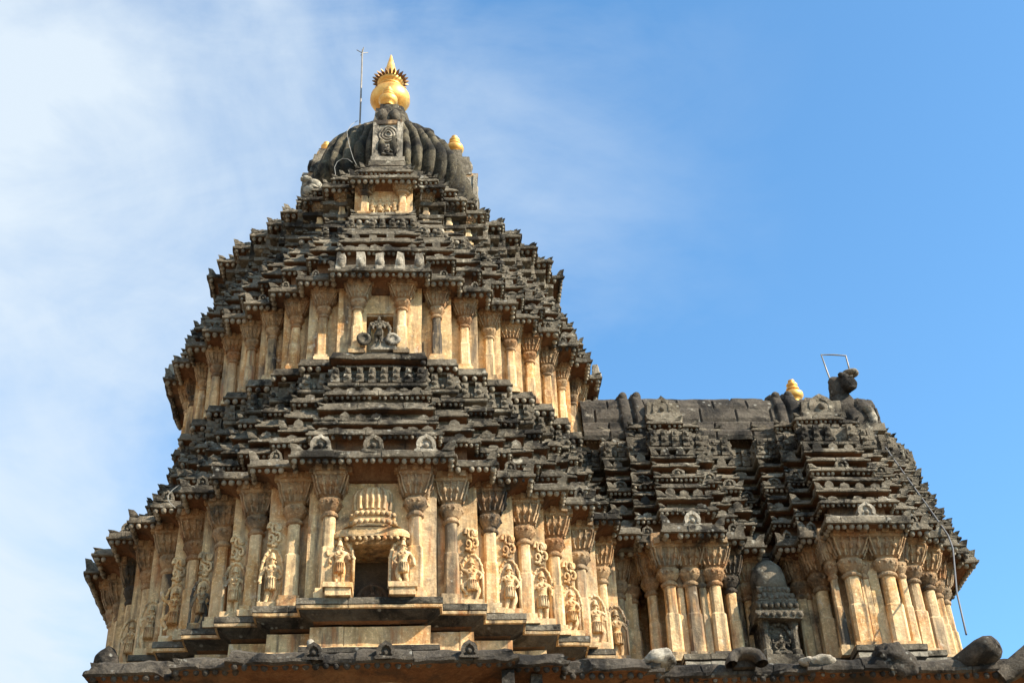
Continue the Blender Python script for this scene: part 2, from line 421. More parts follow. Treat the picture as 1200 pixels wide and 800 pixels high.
def add_figure(mb, pose, c, h, mat, n=Vector((0, -1)), flip=False, flat=.8, wide=1.1):
    vs, fs = FIG[pose]; t = Vector((-n.y, n.x)); b = len(mb.v); z0 = .30 if pose == 3 else 0
    for x, y, z in vs:
        x *= -1 if flip else 1
        q = Vector((c[0], c[1])) + t * (x * h * wide) + n * (-y * h * flat)
        p = (q.x, q.y, c[2] + (z - z0) * h); e = .006 * nz(p, 22)
        mb.v.append((p[0] + e, p[1] + e, p[2] + e * .5))
    for f in fs: mb.face([b + i for i in (f if not flip else reversed(f))], mat, True)
    # skirt folds, belt, shoulders ornaments
    if pose != 3:
        q = Vector((c[0], c[1])) + n * .01 * h
        mb.lathe((q.x, q.y, c[2]), [(.105 * h, .25 * h), (.118 * h, .27 * h), (.112 * h, .36 * h), (.10 * h, .44 * h), (.08 * h, .50 * h)], mat, 10)
        for k in range(-2, 3):
            w_ = q + t * (k * .042 * h) + n * (.105 * h * math.cos(k * .35)); mb.tube([(w_.x, w_.y, c[2] + .47 * h), (w_.x, w_.y, c[2] + (.24 - .02 * (k == 0)) * h)], .011 * h, mat, 4)
    zc = c[2] + (.90 - z0) * h; q = Vector((c[0], c[1])) + n * .012 * h
    mb.lathe((q.x, q.y, zc), [(.062 * h, -.05 * h), (.066 * h, -.03 * h), (.05 * h, -.02 * h), (.054 * h, .01 * h), (.042 * h, .02 * h), (.044 * h, .05 * h), (.02 * h, .09 * h)], mat, 10)
    for k in (-1, 1):
        e2 = q + t * k * .062 * h; mb.ball((e2.x, e2.y, c[2] + (.80 - z0) * h), .024 * h, mat, 5, 4)
        e2 = q + t * k * .045 * h + n * .075 * h; mb.ball((e2.x, e2.y, c[2] + (.68 - z0) * h), .034 * h, mat, 6, 4)
    e2 = q + n * .062 * h; mb.ball((e2.x, e2.y, c[2] + (.815 - z0) * h), .014 * h, mat, 5, 4, (.8, 1, 1.6)); mb.ball((e2.x, e2.y, c[2] + (.60 - z0) * h), .03 * h, mat, 6, 4, (1.8, .6, .5))
    q = Vector((c[0], c[1])) + n * .07 * h; mb.ball((q.x, q.y, c[2] + (.47 - z0) * h), .05 * h, mat, 6, 4, (2, .7, .5))
def halo(mb, c, w, h, mat, n=Vector((0, -1)), r=.02):
    t = Vector((-n.y, n.x)); pts = []
    for i in range(19):
        a = math.pi * (i / 18); x = -math.cos(a) * w; zz = h * .55 + math.sin(a) * h * .45
        pts.append((c[0] + t.x * x, c[1] + t.y * x, c[2] + zz))
    pts = [(pts[0][0], pts[0][1], c[2])] + pts + [(pts[-1][0], pts[-1][1], c[2])]
    mb.tube(pts, r, mat)
    for i in range(2, 19, 2): mb.ball(pts[i], r * 1.5, mat, 5, 4)
def scroll(mb, c, w, h, mat, n=Vector((0, -1))):
    """carved foliage curls"""
    t = Vector((-n.y, n.x))
    for (ox, oz, s, tw) in ((-.25, .25, .30, 1), (.25, .27, .28, -1), (0, .62, .32, 1), (-.28, .75, .2, -1), (.3, .72, .22, 1), (0, .08, .2, -1)):
        pts = []; 
        for i in range(15):
            a = i * .55 * tw + ox * 9; rr = s * (1 - i / 17)
            x = (ox + rr * math.cos(a)) * w; z = (oz + rr * math.sin(a) * .8) * h
            pts.append((c[0] + t.x * x + n.x * .01, c[1] + t.y * x + n.y * .01, c[2] + z))
        mb.tube(pts, [.017 * (1.2 - i / 18) for i in range(15)], mat, 5)

# pilasters -------------------------------------------------------------------------------
PIL_CACHE = {}
def pilaster(parent, c, H, w, n=Vector((0, -1)), kind=0):
    """engaged pilaster: shaft (part) with pedestal and capital as sub-parts, H = full height, w = half width"""
    key = (round(H, 3), round(w, 3), kind)
    if key not in PIL_CACHE:
        a = MB()
        fl = .6 if kind == 0 else .95
        a.lathe((0, 0, 0), [(w * 1.0, .07 * H), (w * 1.0, .38 * H), (w * .98, .385 * H), (w * .84, .40 * H), (w * .82, .64 * H)], 'pil', 16, False, [.95, .95, .95, fl, fl])
        p = MB()
        p.box((0, 0, .02 * H), (w * 1.55, w * 1.55, .022 * H), 'pil', jit=.004); p.box((0, 0, .057 * H), (w * 1.3, w * 1.3, .018 * H), 'pil', jit=.004)
        k = MB()
        k.lathe((0, 0, 0), [(w * .8, .615 * H), (w * 1.12, .625 * H), (w * 1.18, .638 * H), (w * 1.12, .650 * H), (w * .86, .655 * H), (w * .86, .668 * H), (w * 1.0, .675 * H),
                            (w * 1.45, .705 * H), (w * 1.62, .735 * H), (w * 1.60, .750 * H), (w * 1.30, .756 * H), (w * 1.28, .770 * H), (w * 1.75, .800 * H), (w * 2.15, .850 * H),
                            (w * 2.30, .885 * H), (w * 2.2, .893 * H), (w * 2.2, .905 * H), (w * 2.45, .915 * H), (w * 2.5, .965 * H), (w * 2.5, 1.03 * H)], 'cap', 20, False,
                [.1, .1, .1, .1, .2, .2, .3, .4, .4, .4, .3, .4, .7, .75, .8, .8, .9, .95, .95, .95])
        for i in range(14):
            t = 2 * math.pi * i / 14
            k.ball((w * 1.6 * math.cos(t), w * 1.6 * math.sin(t), .722 * H), w * .2, 'cap', 5, 4, (1, 1, 1.1))
        for i in range(16):     # petals on the bell
            t = 2 * math.pi * i / 16; r = w * 2.1 * (1 + .13 * abs(math.sin(2 * t)))
            k.ball((r * math.cos(t), r * math.sin(t), .842 * H), w * .3, 'cap', 5, 5, (1, 1, 1.6))
        for sd in range(4):
            ca, sa = math.cos(sd * math.pi / 2), math.sin(sd * math.pi / 2)
            for u in (-1.0, -.5, 0, .5, 1.0):
                pts = [(r_ * ca - u * q_ * sa, r_ * sa + u * q_ * ca, z_ * H) for r_, q_, z_ in ((w * 1.62, w * 1.25, .775), (w * 2.05, w * 1.7, .835), (w * 2.32, w * 1.95, .885), (w * 2.44, w * 2.05, .905))]
                k.tube(pts, w * .14, 'cap', 5)
            for u in (-1, 0, 1): k.box((w * 2.45 * ca - u * w * 1.6 * sa, w * 2.45 * sa + u * w * 1.6 * ca, .955 * H), (w * .42, w * .42, .022 * H), 'cap', jit=.003)
        for mb in (a, p, k): mb.rough(.012, 9)
        PIL_CACHE[key] = [a, p, k, None]
    ent = PIL_CACHE[key]
    if ent[3] is None:
        o = [ent[0].build('pilaster'), ent[1].build('pedestal'), ent[2].build('capital')]
        o[0].data.name = 'pilaster'; ent[3] = o
    else: 
        o = [x.copy() for x in ent[3]]
        for x in o: COL.objects.link(x)
    o[0].parent = parent; o[1].parent = o[0]; o[2].parent = o[0]
    o[0].location = (c[0], c[1], c[2]); o[0].rotation_euler = (0, 0, 0)
    return o[0]

# ============================================================ MAIN TOWER
T = empty('temple_tower', (XC, YC, 5.2), 'tall round stepped stone temple tower with ribbed dome under the large gold finial', 'tower')
REL = []                              # child meshes are built in world units, parents are shifted at the end
def part(mb, name, parent): o = mb.build(name, parent); return o

# ---- base mouldings under the first pilastered storey
def base_course(plan_fn, parent, zl, R0):
    pl = plan_fn(R0)
    mb = MB()
    sweep(mb, pl, [(-.5, .05, 'soffit'), (-.20, -.115, 'soffit'), (-.15, -.10, 'base'), (-.06, -.055, 'base'), (-.03, -.035, 'wall'), (-.01, -.03, 'wall'), (-.005, -.004, 'base'), (-.025, .0, 'base'), (0, .005, 'dark'), (0, .065, 'dark'), (-.02, .075, 'dark'), (-.6, .10, 'wall')], zl, .12, .8, .006)
    part(mb, 'ledge_moulding', parent)
    return pl
PB = Plan(ring(3.14, 12.5))
base_course(lambda R: PB, T, 5.585, 3.03)
mb = MB(); pl = Plan(ring(2.93, 11))
sweep(mb, pl, [(0, -.9, 'wall'), (0, -.34, 'wall'), (.0, -.14, 'wall'), (-.2, -.1, 'wall')], 5.585, .12, .7, .006)
part(mb, 'base_panel', T)
mb = MB(); pl = Plan(ring(3.08, 12))
sweep(mb, pl, [(-.4, -.06, 'base'), (-.02, -.06, 'base'), (0, -.05, 'base'), (0, .0, 'wall'), (-.02, .015, 'wall'), (-.4, .04, 'wall')], 5.20, .1, .6, .010)
part(mb, 'plinth_moulding', T)

# ---- first storey wall, niche, pilasters, reliefs
W1 = Plan(ring(2.98, 12.0)); Z1, H1 = 5.66, 1.42
FRONT = W1.n - 1                      # edge index of the front bay (last corner to first)
mb = MB(); sweep(mb, W1, [(0, -.05, 'wall'), (0, .10, 'wall'), (0, .5, 'wall'), (0, 1.0, 'wall'), (0, H1 + .15, 'wall')], Z1, .12, .55, .008, skip=(FRONT,))
a, b = W1.at(FRONT, 0), W1.at(0, 0); yw = a.y; cx = (a.x + b.x) / 2; hw = (b.x - a.x) / 2; nw = .185; nt = Z1 + .62
mb.box((cx - (hw + nw) / 2, yw + .2, Z1 + .75), ((hw - nw) / 2, .2, .83), 'wall'); mb.box((cx + (hw + nw) / 2, yw + .2, Z1 + .75), ((hw - nw) / 2, .2, .83), 'wall')
mb.box((cx, yw + .203, (nt + Z1 + 1.58) / 2), (nw, .197, (Z1 + 1.58 - nt) / 2), 'wall')
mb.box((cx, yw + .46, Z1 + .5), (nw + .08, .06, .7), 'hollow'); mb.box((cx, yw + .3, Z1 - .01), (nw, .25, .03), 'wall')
part(mb, 'storey_wall', T)
def core(z0, z1, R):
    mb = MB(); mb.lathe((XC, YC, 0), [(R, z0), (R, z1)], 'hollow', 24, False); return mb
part(core(4.2, 7.2, 2.15), 'inner_core', T)

def stone_niche(parent, cx, yf, zb, s=1., disc=True, deep=True):
    """canopy of a niche: beaded eave on the lintel, two rolls and a bell roof"""
    mb = MB(); z = zb
    def half(r0, z0, r1, z1, mat='wall', dep=.2, seg=12):
        rows = []
        for r, zz in ((r0, z0), (r1, z1)):
            row = []
            for i in range(seg + 1):
                u = -1 + 2 * i / seg; x = u * r; y = -dep * (1 - abs(u) ** 5)
                row.append((cx + x, yf + y, zz))
            rows.append(row)
        mb.grid(rows, mat, False)
    prof = [(.30, 0), (.37, .0), (.375, .03), (.33, .07), (.28, .085), (.20, .09), (.215, .11), (.215, .15), (.20, .165), (.19, .17), (.205, .19), (.205, .225), (.18, .235), (.175, .27), (.185, .33), (.18, .41), (.165, .455), (.12, .48), (.03, .49)]
    for (r0, z0), (r1, z1) in zip(prof, prof[1:]):
        half(r0 * s, z + z0 * s, r1 * s, z + z1 * s, 'wall', .075 * s if z0 < .08 else .09 * s * max(.2, r0 / .2))
    for i in range(13):
        u = -1 + 2 * i / 12; mb.ball((cx + u * .33 * s, yf - .062 * s * (1 - abs(u) ** 5), z - .018 * s), .021 * s, 'wall', 6, 4)
    for zz, n_, r in ((.13, 9, .215), (.21, 9, .205)):
        for i in range(n_):
            u = -1 + 2 * (i + .5) / n_; mb.ball((cx + u * r * s, yf - .095 * s * (1 - abs(u) ** 5), z + zz * s), .026 * s, 'wall', 6, 4)
    for i in range(7):
        u = -1 + 2 * (i + .5) / 7; pts = [(cx + u * r * s, yf - .10 * s * (r / .2) * (1 - abs(u) ** 5), z + zz * s) for r, zz in ((.178, .26), (.188, .33), (.183, .41), (.16, .455), (.09, .485))]
        mb.tube(pts, .016 * s, 'wall', 5)
    mb.rough(.008, 10)
    return part(mb, 'niche_canopy', parent)
can = stone_niche(T, cx, yw - .03, nt + .03, 1.1)
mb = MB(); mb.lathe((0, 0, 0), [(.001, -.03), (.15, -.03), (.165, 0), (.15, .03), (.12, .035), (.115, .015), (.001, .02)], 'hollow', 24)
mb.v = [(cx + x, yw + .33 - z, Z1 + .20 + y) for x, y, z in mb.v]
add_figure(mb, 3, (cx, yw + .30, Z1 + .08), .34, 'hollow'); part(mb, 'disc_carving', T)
for sd in (-1, 1):                    # attendants on pedestals beside the niche
    mb = MB(); mb.box((cx + sd * .30, yw - .10, Z1 + .035), (.12, .10, .04), 'pil', jit=.004); mb.box((cx + sd * .30, yw - .10, Z1 + .095), (.135, .115, .025), 'pil', jit=.004)
    mb.box((cx + sd * .30, yw - .08, Z1 + .13), (.11, .09, .012), 'pil'); part(mb, 'statue_pedestal', T)
    mb = MB(); add_figure(mb, 0 if sd < 0 else 2, (cx + sd * .30, yw - .09, Z1 + .14), .47, 'pil', flip=sd > 0)
    halo(mb, (cx + sd * .30, yw - .02, Z1 + .14), .125, .5, 'pil', r=.018); part(mb, 'relief_figure', T)

def bay_sides(plan, d=0):
    """visible front-facing steps (edge, mid point, length), excluding the middle bay"""
    for i, a, b, n, L, c0, c1 in plan.edges(d):
        if n.y < -.5 and i != plan.n - 1 and L > .1: yield i, a, b, n, L
for sd in (-1, 1): pilaster(T, (cx + sd * .415, yw - .015, Z1), H1, .073)
poses = [1, 2, 0, 2, 1, 0, 2, 1]; q = 0
for i, a, b, n, L in bay_sides(W1):
    sgn = 1 if a.x > XC else -1
    inner, outer = (a, b) if sgn > 0 else (b, a)
    u = (outer - inner)
    pilaster(T, (inner.x + u.x * .36, a.y - .02, Z1), H1, .073 if L > .27 else .062, kind=(q % 3 == 1))
    k = int(abs(inner.x - XC) / .4)
    if L > .22 and k < 6:
        x = inner.x + u.x * .84; mb = MB(); hh = .46 + .04 * (q % 3)
        add_figure(mb, poses[q % 8], (x, a.y - .005, Z1 + .07), hh, 'pil', flip=q % 2 == 0, flat=.7, wide=1.0)
        halo(mb, (x, a.y + .0, Z1 + .05), .105, hh + .06, 'pil', r=.014)
        mb.box((x, a.y - .02, Z1 + .035), (.11, .05, .035), 'pil', jit=.004)
        if k < 5: scroll(mb, (x, a.y - .005, Z1 + hh + .15), .13, .27, 'pil')
        part(mb, 'relief_figure', T); q += 1
    # corner buttress behind the figure keeps the wall stepped
for i, a, b, n, L, c0, c1 in W1.edges(0):                 # pilasters on the side bays
    if abs(n.x) > .5 and L > .9:
        for f in (.12, .5): pilaster(T, (a.x if n.x > 0 else b.x, min(a.y, b.y) + L * f, Z1), H1, .07)

# ---- eaves and the stacked courses above each storey
def eave(parent, plan, z, t=.10, br=.030, bs=.076, gabs=True, hh=.13, horn_s=.10, gab_n=3, gw=.22, gh=.21, blocks=0):
    mb = MB(); sweep(mb, plan, eave_prof(t), z, .055, .45, .009); horns(mb, plan, -.02, z + t * .8, horn_s, hh)
    beads(mb, plan, -.05, z - br * .75, br, bs); e = part(mb, 'eave', parent)
    if gabs:
        for i, a, b, n, L, c0, c1 in plan.edges(-.03):
            if not front(n, a) or L < .16: continue
            u = (b - a) / L
            if L > .6:
                if blocks:
                    for q in range(blocks):
                        g = MB(); p = a + u * (L * (q + .5) / blocks) - n * .03
                        fx = abs(n.y) > .5; g.box((p.x, p.y, z + t + .06), ((.055 if fx else .05), (.05 if fx else .055), .13), 'pale', taper=.7, jit=.014); g.rough(.02, 12)
                        g.ball((p.x + n.x * .03, p.y + n.y * .03, z + t + .05), .05, 'pale', 7, 5, (1, 1, 1.4)); part(g, 'figure_block', e)
                    continue
                for q in range(gab_n):
                    f = (.5 if gab_n == 1 else .17 + .66 * q / (gab_n - 1)); g = MB(); p = a + u * L * f
                    gable(g, pz(p, z + t - .03), n, gw, gh, .10, 'pale' if q != 1 else 'dark'); part(g, 'horseshoe_gable', e)
            elif n.y < -.5 and random.random() < .55:
                g = MB(); p = a + u * L * rnd(.35, .65); gable(g, pz(p, z + t - .02), n, min(gw * .62, L * .5), gh * .62, .08, 'dark'); part(g, 'horseshoe_gable', e)
    return e
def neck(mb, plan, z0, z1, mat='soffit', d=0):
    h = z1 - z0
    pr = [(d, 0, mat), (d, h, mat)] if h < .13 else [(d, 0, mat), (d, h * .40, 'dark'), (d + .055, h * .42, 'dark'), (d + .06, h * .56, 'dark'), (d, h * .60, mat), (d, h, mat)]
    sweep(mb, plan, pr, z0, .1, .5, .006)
def course(parent, plan, z, kind, t=.06, neck_d=-.14, neck_h=.2, mat_neck='soffit'):
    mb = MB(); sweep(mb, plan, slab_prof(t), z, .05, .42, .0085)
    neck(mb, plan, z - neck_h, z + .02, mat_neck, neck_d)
    if kind == 'bead': horns(mb, plan, -.02, z + t, .06, .06); scallops(mb, plan, -.03, z + t - .01, .11, .05)
    elif kind == 'scallop': scallops(mb, plan, -.02, z + t - .015, .115, .10, 'dark'); horns(mb, plan, -.01, z + t * .7, .085, .12)
    elif kind == 'crenel': scallops(mb, plan, -.03, z + t - .01, .105, .075, square=True, gap=1.9); horns(mb, plan, -.01, z + t * .7, .06, .09)
    elif kind == 'plain': horns(mb, plan, -.01, z + t * .7, .05, .05)
    elif kind == 'single': scallops(mb, plan, -.02, z + t - .02, .17, .13, hollow=True, one=True); horns(mb, plan, -.01, z + t * .7, .08, .12)
    if kind in ('bead', 'single', 'drop'):
        r = .021 if kind != 'drop' else .034
        beads(mb, plan, -.04, z - r * .8, r, r * 2.7, miss=.09, skip_long=(kind == 'drop'))
    return part(mb, 'moulding_course', parent)
def frieze(parent, plan, z, h, w=.125):
    mb = MB(); sweep(mb, plan, [(-.07, 0, 'dark'), (-.07, h, 'dark')], z, .2, .5, .006)
    sweep(mb, plan, [(-.2, 0, 'dark'), (.0, -.01, 'dark'), (.01, .0, 'dark'), (.01, .03, 'dark'), (-.2, .045, 'dark')], z - .035, .12, .5, .005)
    figures(mb, plan, .0, z + .01, w, h)
    return part(mb, 'figure_frieze', parent)
P = lambda R, a: Plan(ring(R, a))
# first eave and stack
eave(T, P(3.36, 14), 7.05, .10)
course(T, P(2.98, 13.6), 7.53, 'bead', .075, -.14, .42)
course(T, P(2.84, 13.2), 7.74, 'scallop', .07, -.10, .2, 'dark')
course(T, P(2.74, 13.0), 7.98, 'plain', .09, -.10, .2, 'dark')
course(T, P(2.66, 12.6), 8.21, 'bead', .075, -.10, .2, 'dark')
frieze(T, P(2.53, 12.0), 8.44, .19)
course(T, P(2.58, 11.8), 8.73, 'drop', .10, -.14, .12, 'dark')
part(core(7.1, 9.0, 2.1), 'inner_core', T)
# second storey
KP = .07
W2 = P(2.45, 11); Z2, H2 = 8.83, .98
mb = MB(); F2 = W2.n - 1; sweep(mb, W2, [(0, -.05, 'wall'), (0, .3, 'wall'), (0, .6, 'wall'), (0, H2 + .1, 'wall')], Z2, .12, .45, .007, skip=(F2,))
a, b = W2.at(F2, 0), W2.at(0, 0); y2 = a.y; c2 = (a.x + b.x) / 2; h2 = (b.x - a.x) / 2; n2w = .15
for sd in (-1, 1): mb.box((c2 + sd * (h2 + n2w) / 2, y2 + .15, Z2 + .48), ((h2 - n2w) / 2, .15, .54), 'wall')
mb.box((c2, y2 + .153, Z2 + .82), (n2w, .147, .22), 'wall'); mb.box((c2, y2 + .30, Z2 + .4), (n2w + .05, .05, .5), 'wall'); mb.box((c2, y2 + .12, Z2 + .60), (n2w + .01, .10, .03), 'cap')
part(mb, 'storey_wall', T)
for sd in (-1, 1): pilaster(T, (c2 + sd * .245, y2 - .015, Z2), H2, .058)
q = 0
for i, a, b, n, L in bay_sides(W2):
    sgn = 1 if a.x > XC else -1; inner, outer = (a, b) if sgn > 0 else (b, a); u = outer - inner
    pilaster(T, (inner.x + u.x * .5, a.y - .015, Z2), H2, .055 if L > .2 else .045, kind=q % 2); q += 1
for i, a, b, n, L, c0, c1 in W2.edges(0):
    if abs(n.x) > .5 and L > .6:
        for f in (.15, .55): pilaster(T, (a.x if n.x > 0 else b.x, min(a.y, b.y) + L * f, Z2), H2, .055)
# front crest with a small standing figure before the second storey
mb = MB(); yf = YC - 2.54 + .02
for sd in (-1, 1):
    mb.lathe((0, 0, 0), [(.001, -.02), (.075, -.02), (.085, 0), (.075, .02), (.045, .025), (.04, .01), (.001, .012)], 'pale' if sd > 0 else 'dark', 16)
k = len(mb.v) // 2
mb.v = [((c2 - .16 if i < k else c2 + .15) + x, yf - .01 - z, 8.985 + y) for i, (x, y, z) in enumerate(mb.v)]
mb.box((c2 + .06, yf + .03, 8.93), (.14, .04, .08), 'pale', taper=.6, jit=.015)
add_figure(mb, 0, (c2, yf - .02, 8.92), .36, 'dark'); halo(mb, (c2, yf + .03, 9.0), .11, .24, 'dark', r=.02); mb.rough(.015, 14)
part(mb, 'crest_ornament', T)
eave(T, P(2.78, 12), 9.79, .09, .030, .078, hh=.12, horn_s=.085, gw=.15, gh=.16, blocks=5)
part(core(8.9, 10.6, 1.8), 'inner_core', T); part(core(10.4, 11.3, 1.45), 'inner_core', T)
KP = .09
course(T, P(2.62, 11.4), 10.21, 'bead', .075, -.12, .4)
course(T, P(2.58, 11.0), 10.37, 'crenel', .08, -.09, .2, 'dark')
course(T, P(2.50, 10.6), 10.55, 'plain', .075, -.09, .3, 'dark')
KP = .12
frieze(T, P(2.40, 10.2), 10.71, .14, .11)
course(T, P(2.37, 10.0), 10.89, 'drop', .075, -.11, .1, 'dark')
course(T, P(2.28, 9.8), 11.03, 'plain', .06, -.09, .15, 'dark')
# third storey
W3 = P(2.16, 9.6); Z3, H3 = 11.06, .50
mb = MB(); sweep(mb, W3, [(0, -.05, 'dark'), (0, .08, 'dark'), (.07, .09, 'dark'), (.075, .14, 'dark'), (.0, .16, 'dark'), (0, .27, 'dark'), (.08, .28, 'dark'), (.085, .33, 'dark'), (.01, .36, 'dark'), (.01, .62, 'dark')], Z3, .07, .35, .0085, skip=(W3.n - 1,)); mb.box((XC, YC - 2.06, Z3 + .27), (.352, .09, .34), 'wall'); part(mb, 'storey_wall', T)  # side steps dark: dark stone plus the eave's shadow put into the colour
for sd in (-1, 1): pilaster(T, (XC + sd * .23, YC - 2.165, Z3), H3, .05)
for i, a, b, n, L in bay_sides(W3):
    if abs(a.x - XC) > 1.1:
        m2 = MB(); m2.box(((a.x + b.x) / 2, a.y - .06, Z3 + .37), (L * .22, .07, .14), 'dark', taper=.8, jit=.015); m2.ball(((a.x + b.x) / 2, a.y - .12, Z3 + .43), .05, 'dark', 7, 5); m2.box(((a.x + b.x) / 2, a.y - .05, Z3 + .21), (L * .3, .06, .04), 'dark', jit=.012); part(m2, 'wall_block', T)
    else: pilaster(T, ((a.x + b.x) / 2, a.y - .01, Z3), H3, .043 if L > .15 else .035)
mb = MB()
for k in range(4): add_figure(mb, k % 3, (XC - .135 + .09 * k, YC - 2.165, Z3 + .02), .27, 'pil')
part(mb, 'relief_figure', T)
part(core(11.1, 12.3, 1.25), 'inner_core', T)
KP = .14
eave(T, P(2.40, 10.2), 11.52, .08, .028, .075, hh=.10, horn_s=.07, gabs=False)
course(T, P(2.16, 10), 11.84, 'bead', .065, -.12, .25)
course(T, P(1.90, 9.8), 12.10, 'crenel', .07, -.12, .25, 'dark')
course(T, P(1.62, 9.6), 12.36, 'plain', .08, -.1, .25, 'dark')
# ribbed dome
mb = MB(); NR = 42
prof = [(0.930, 12.2), (0.930, 12.7), (0.967, 12.78), (1.014, 12.84), (1.079, 12.95), (1.116, 13.12), (1.097, 13.28), (1.042, 13.44), (0.977, 13.62), (0.893, 13.80), (0.781, 13.98), (0.651, 14.16), (0.493, 14.35), (0.380, 14.50), (0.310, 14.56), (0.300, 14.66), (0.220, 14.95)]
pf = []
for (r0, z0), (r1, z1) in zip(prof, prof[1:]):
    k = max(1, int((z1 - z0) / .06)) if z0 > 12.8 and z1 < 14.6 else 1
    pf += [(r0 + (r1 - r0) * q / k, z0 + (z1 - z0) * q / k) for q in range(k)]
prof = pf + [prof[-1]]
rows = []
for j, (r, z) in enumerate(prof):
    row = []
    for i in range(NR * 8):
        a = 2 * math.pi * i / (NR * 8); ph = (i % 8) / 8
        lob = abs(math.sin(math.pi * ph)) ** .45
        amp = .20 if 12.9 < z < 14.36 else (.09 if 12.8 < z < 14.5 else 0)
        rr = r * (1 - amp * .5 + amp * lob)
        if z > 12.8: rr *= 1 + .035 * math.cos(8 * a)
        bk_ = (i // 8) * 7.13; rr += .05 * noise.noise(Vector((bk_, math.floor((z + .1 * nz((bk_, 0, 0), 1)) * 5.0) * 3.7, 1.3))) * (1 if 12.9 < z < 14.45 else 0)
        rr += .014 * nz((math.cos(a) * 3, math.sin(a) * 3, z * 2), 1.7)
        row.append((XC + rr * math.sin(a), YC - rr * math.cos(a), z))
    rows.append(row)
mb.v = []
ix = [[mb.vert((p[0] + .018 * nz(p, 7), p[1] + .018 * nz(p, 7, 3), p[2] + .012 * nz(p, 7, 8))) for p in r] for r in rows]
for j in range(len(ix) - 1):
    for i in range(NR * 8):
        k = (i + 1) % (NR * 8); mb.face((ix[j][i], ix[j][k], ix[j + 1][k], ix[j + 1][i]), 'wall' if j < 3 else 'dome', True)
mb.face(ix[-1], 'dark')
dome = part(mb, 'ribbed_dome', T)
def nasi(ang, big=True):
    """projecting gabled panel on the dome"""
    d = Vector((math.sin(ang), -math.cos(ang))); t = Vector((-d.y, d.x)); mb = MB()
    def B(r, s, z, hr, hs, hz, mat, taper=1., jit=.01):
        p = Vector((XC, YC)) + d * r + t * s; mb.box((p.x, p.y, z), (hs, hr, hz), mat, ang, taper, jit)
    B(.92, 0, 13.14, .30, .19, .42, 'pale'); B(.84, 0, 13.74, .22, .15, .38, 'dark', .9); B(1.20, 0, 12.76, .1, .24, .05, 'dark'); B(1.19, 0, 12.86, .08, .22, .04, 'pale')
    for sd in (-1, 1): B(1.21, sd * .165, 13.22, .035, .035, .34, 'pale')
    p = Vector((XC, YC)) + d * 1.235
    for k, rr in enumerate((.12, .085, .05)):
        pts = [(p.x + t.x * rr * math.cos(a_), p.y + t.y * rr * math.cos(a_), 13.34 + rr * math.sin(a_) * 1.1) for a_ in [i * math.pi / 9 for i in range(19)]]
        mb.tube(pts, .016, 'pale', 5)
    add_figure(mb, 3, (p.x, p.y, 12.94), .30, 'pale', d); 
    B(1.07, 0, 13.56, .18, .19, .035, 'cap')
    B(.98, 0, 13.78, .16, .20, .19, 'dark', .85, .02)
    for sd in (-1, 1):
        q2 = Vector((XC, YC)) + d * 1.11 + t * sd * .085; mb.ball((q2.x, q2.y, 13.80), .08, 'dark', 8, 6, (1, 1, 1.7)); q2 = Vector((XC, YC)) + d * 1.13 + t * sd * .10; mb.ball((q2.x, q2.y, 13.62), .06, 'cap', 7, 5)
    mb.rough(.02, 9); return part(mb, 'gabled_panel', T)
for k in range(4): nasi(k * math.pi / 2)

# ---- crouching lion of pale stone at the left shoulder of the dome is a loose carving
mb = MB()
q0 = Vector((-1.53, 13.90, 12.60))
for o_, r_, sq in (((0, 0, 0), .10, (1.3, .8, .75)), ((-.09, -.03, .09), .065, (1.1, 1, .9)), ((.09, 0, -.05), .07, (1, .8, .8)), ((-.15, -.05, .07), .035, (1, 1, 1)), ((0, .02, -.12), .12, (1.2, .9, .8))): mb.ball(q0 + Vector(o_) * .8, r_ * .8, 'pale', 12, 9, sq)
mb.rough(.03, 9)
tag(part(mb, 'lion_carving', None), 'small pale crouching lion carving at the left foot of the ribbed dome', 'carving')

# ============================================================ SECOND, LOWER TOWER (vestibule)
E = empty('stepped_vestibule_tower', (4.2, YC, 5.2), 'lower dark stepped stone tower with flat ridge on the right of the tall one', 'tower')
A0, B0 = 2.865, 4.74
def vest(t, yo=0.):
    """front outline of the vestibule at height parameter t (0 at the eave, 1 at the ridge), shrinking upwards"""
    ky = 1 - .60 * t
    def Y(y): return YC - (YC - y) * ky
    sa = 1 - .42 * t; s1 = 1 - .30 * t; s2 = 1 - .16 * t
    f = [(1.7, Y(14.0)), (2.08, Y(14.0)), (2.08, Y(13.62)), (A0 - .60 * s1, Y(13.62)), (A0 - .60 * s1, Y(13.42)), (A0 - .355 * sa, Y(13.42)), (A0 - .355 * sa, Y(13.2)), (A0 + .355 * sa, Y(13.2)), (A0 + .355 * sa, Y(13.38)), (A0 + .60 * s1, Y(13.38)), (A0 + .60 * s1, Y(13.57)),
         (A0 + .86 * s2, Y(13.57)), (A0 + .86 * s2, Y(14.0)), (B0 - .91 * s2, Y(14.0)), (B0 - .91 * s2, Y(13.55)), (B0 - .70 * s1, Y(13.55)), (B0 - .70 * s1, Y(13.36)), (B0 - .48 * sa, Y(13.36)),
         (B0 - .48 * sa, Y(13.03)), (B0 + .48 * sa, Y(13.03)), (B0 + .48 * sa, Y(13.2)), (B0 + .73 * s1, Y(13.2)), (B0 + .73 * s1, Y(13.37)), (B0 + .95 * s1, Y(13.37)), (B0 + .95 * s1, Y(13.57)),
         (B0 + 1.16 * s1, Y(13.57)), (B0 + 1.16 * s1, Y(13.74)), (B0 + 1.33 * s1, Y(13.74)), (B0 + 1.33 * s1, Y(13.99)), (B0 + 1.50 * s1, Y(13.99))]
    back = [(x, 2 * YC - y) for x, y in reversed(f)]
    return Plan(f + back)
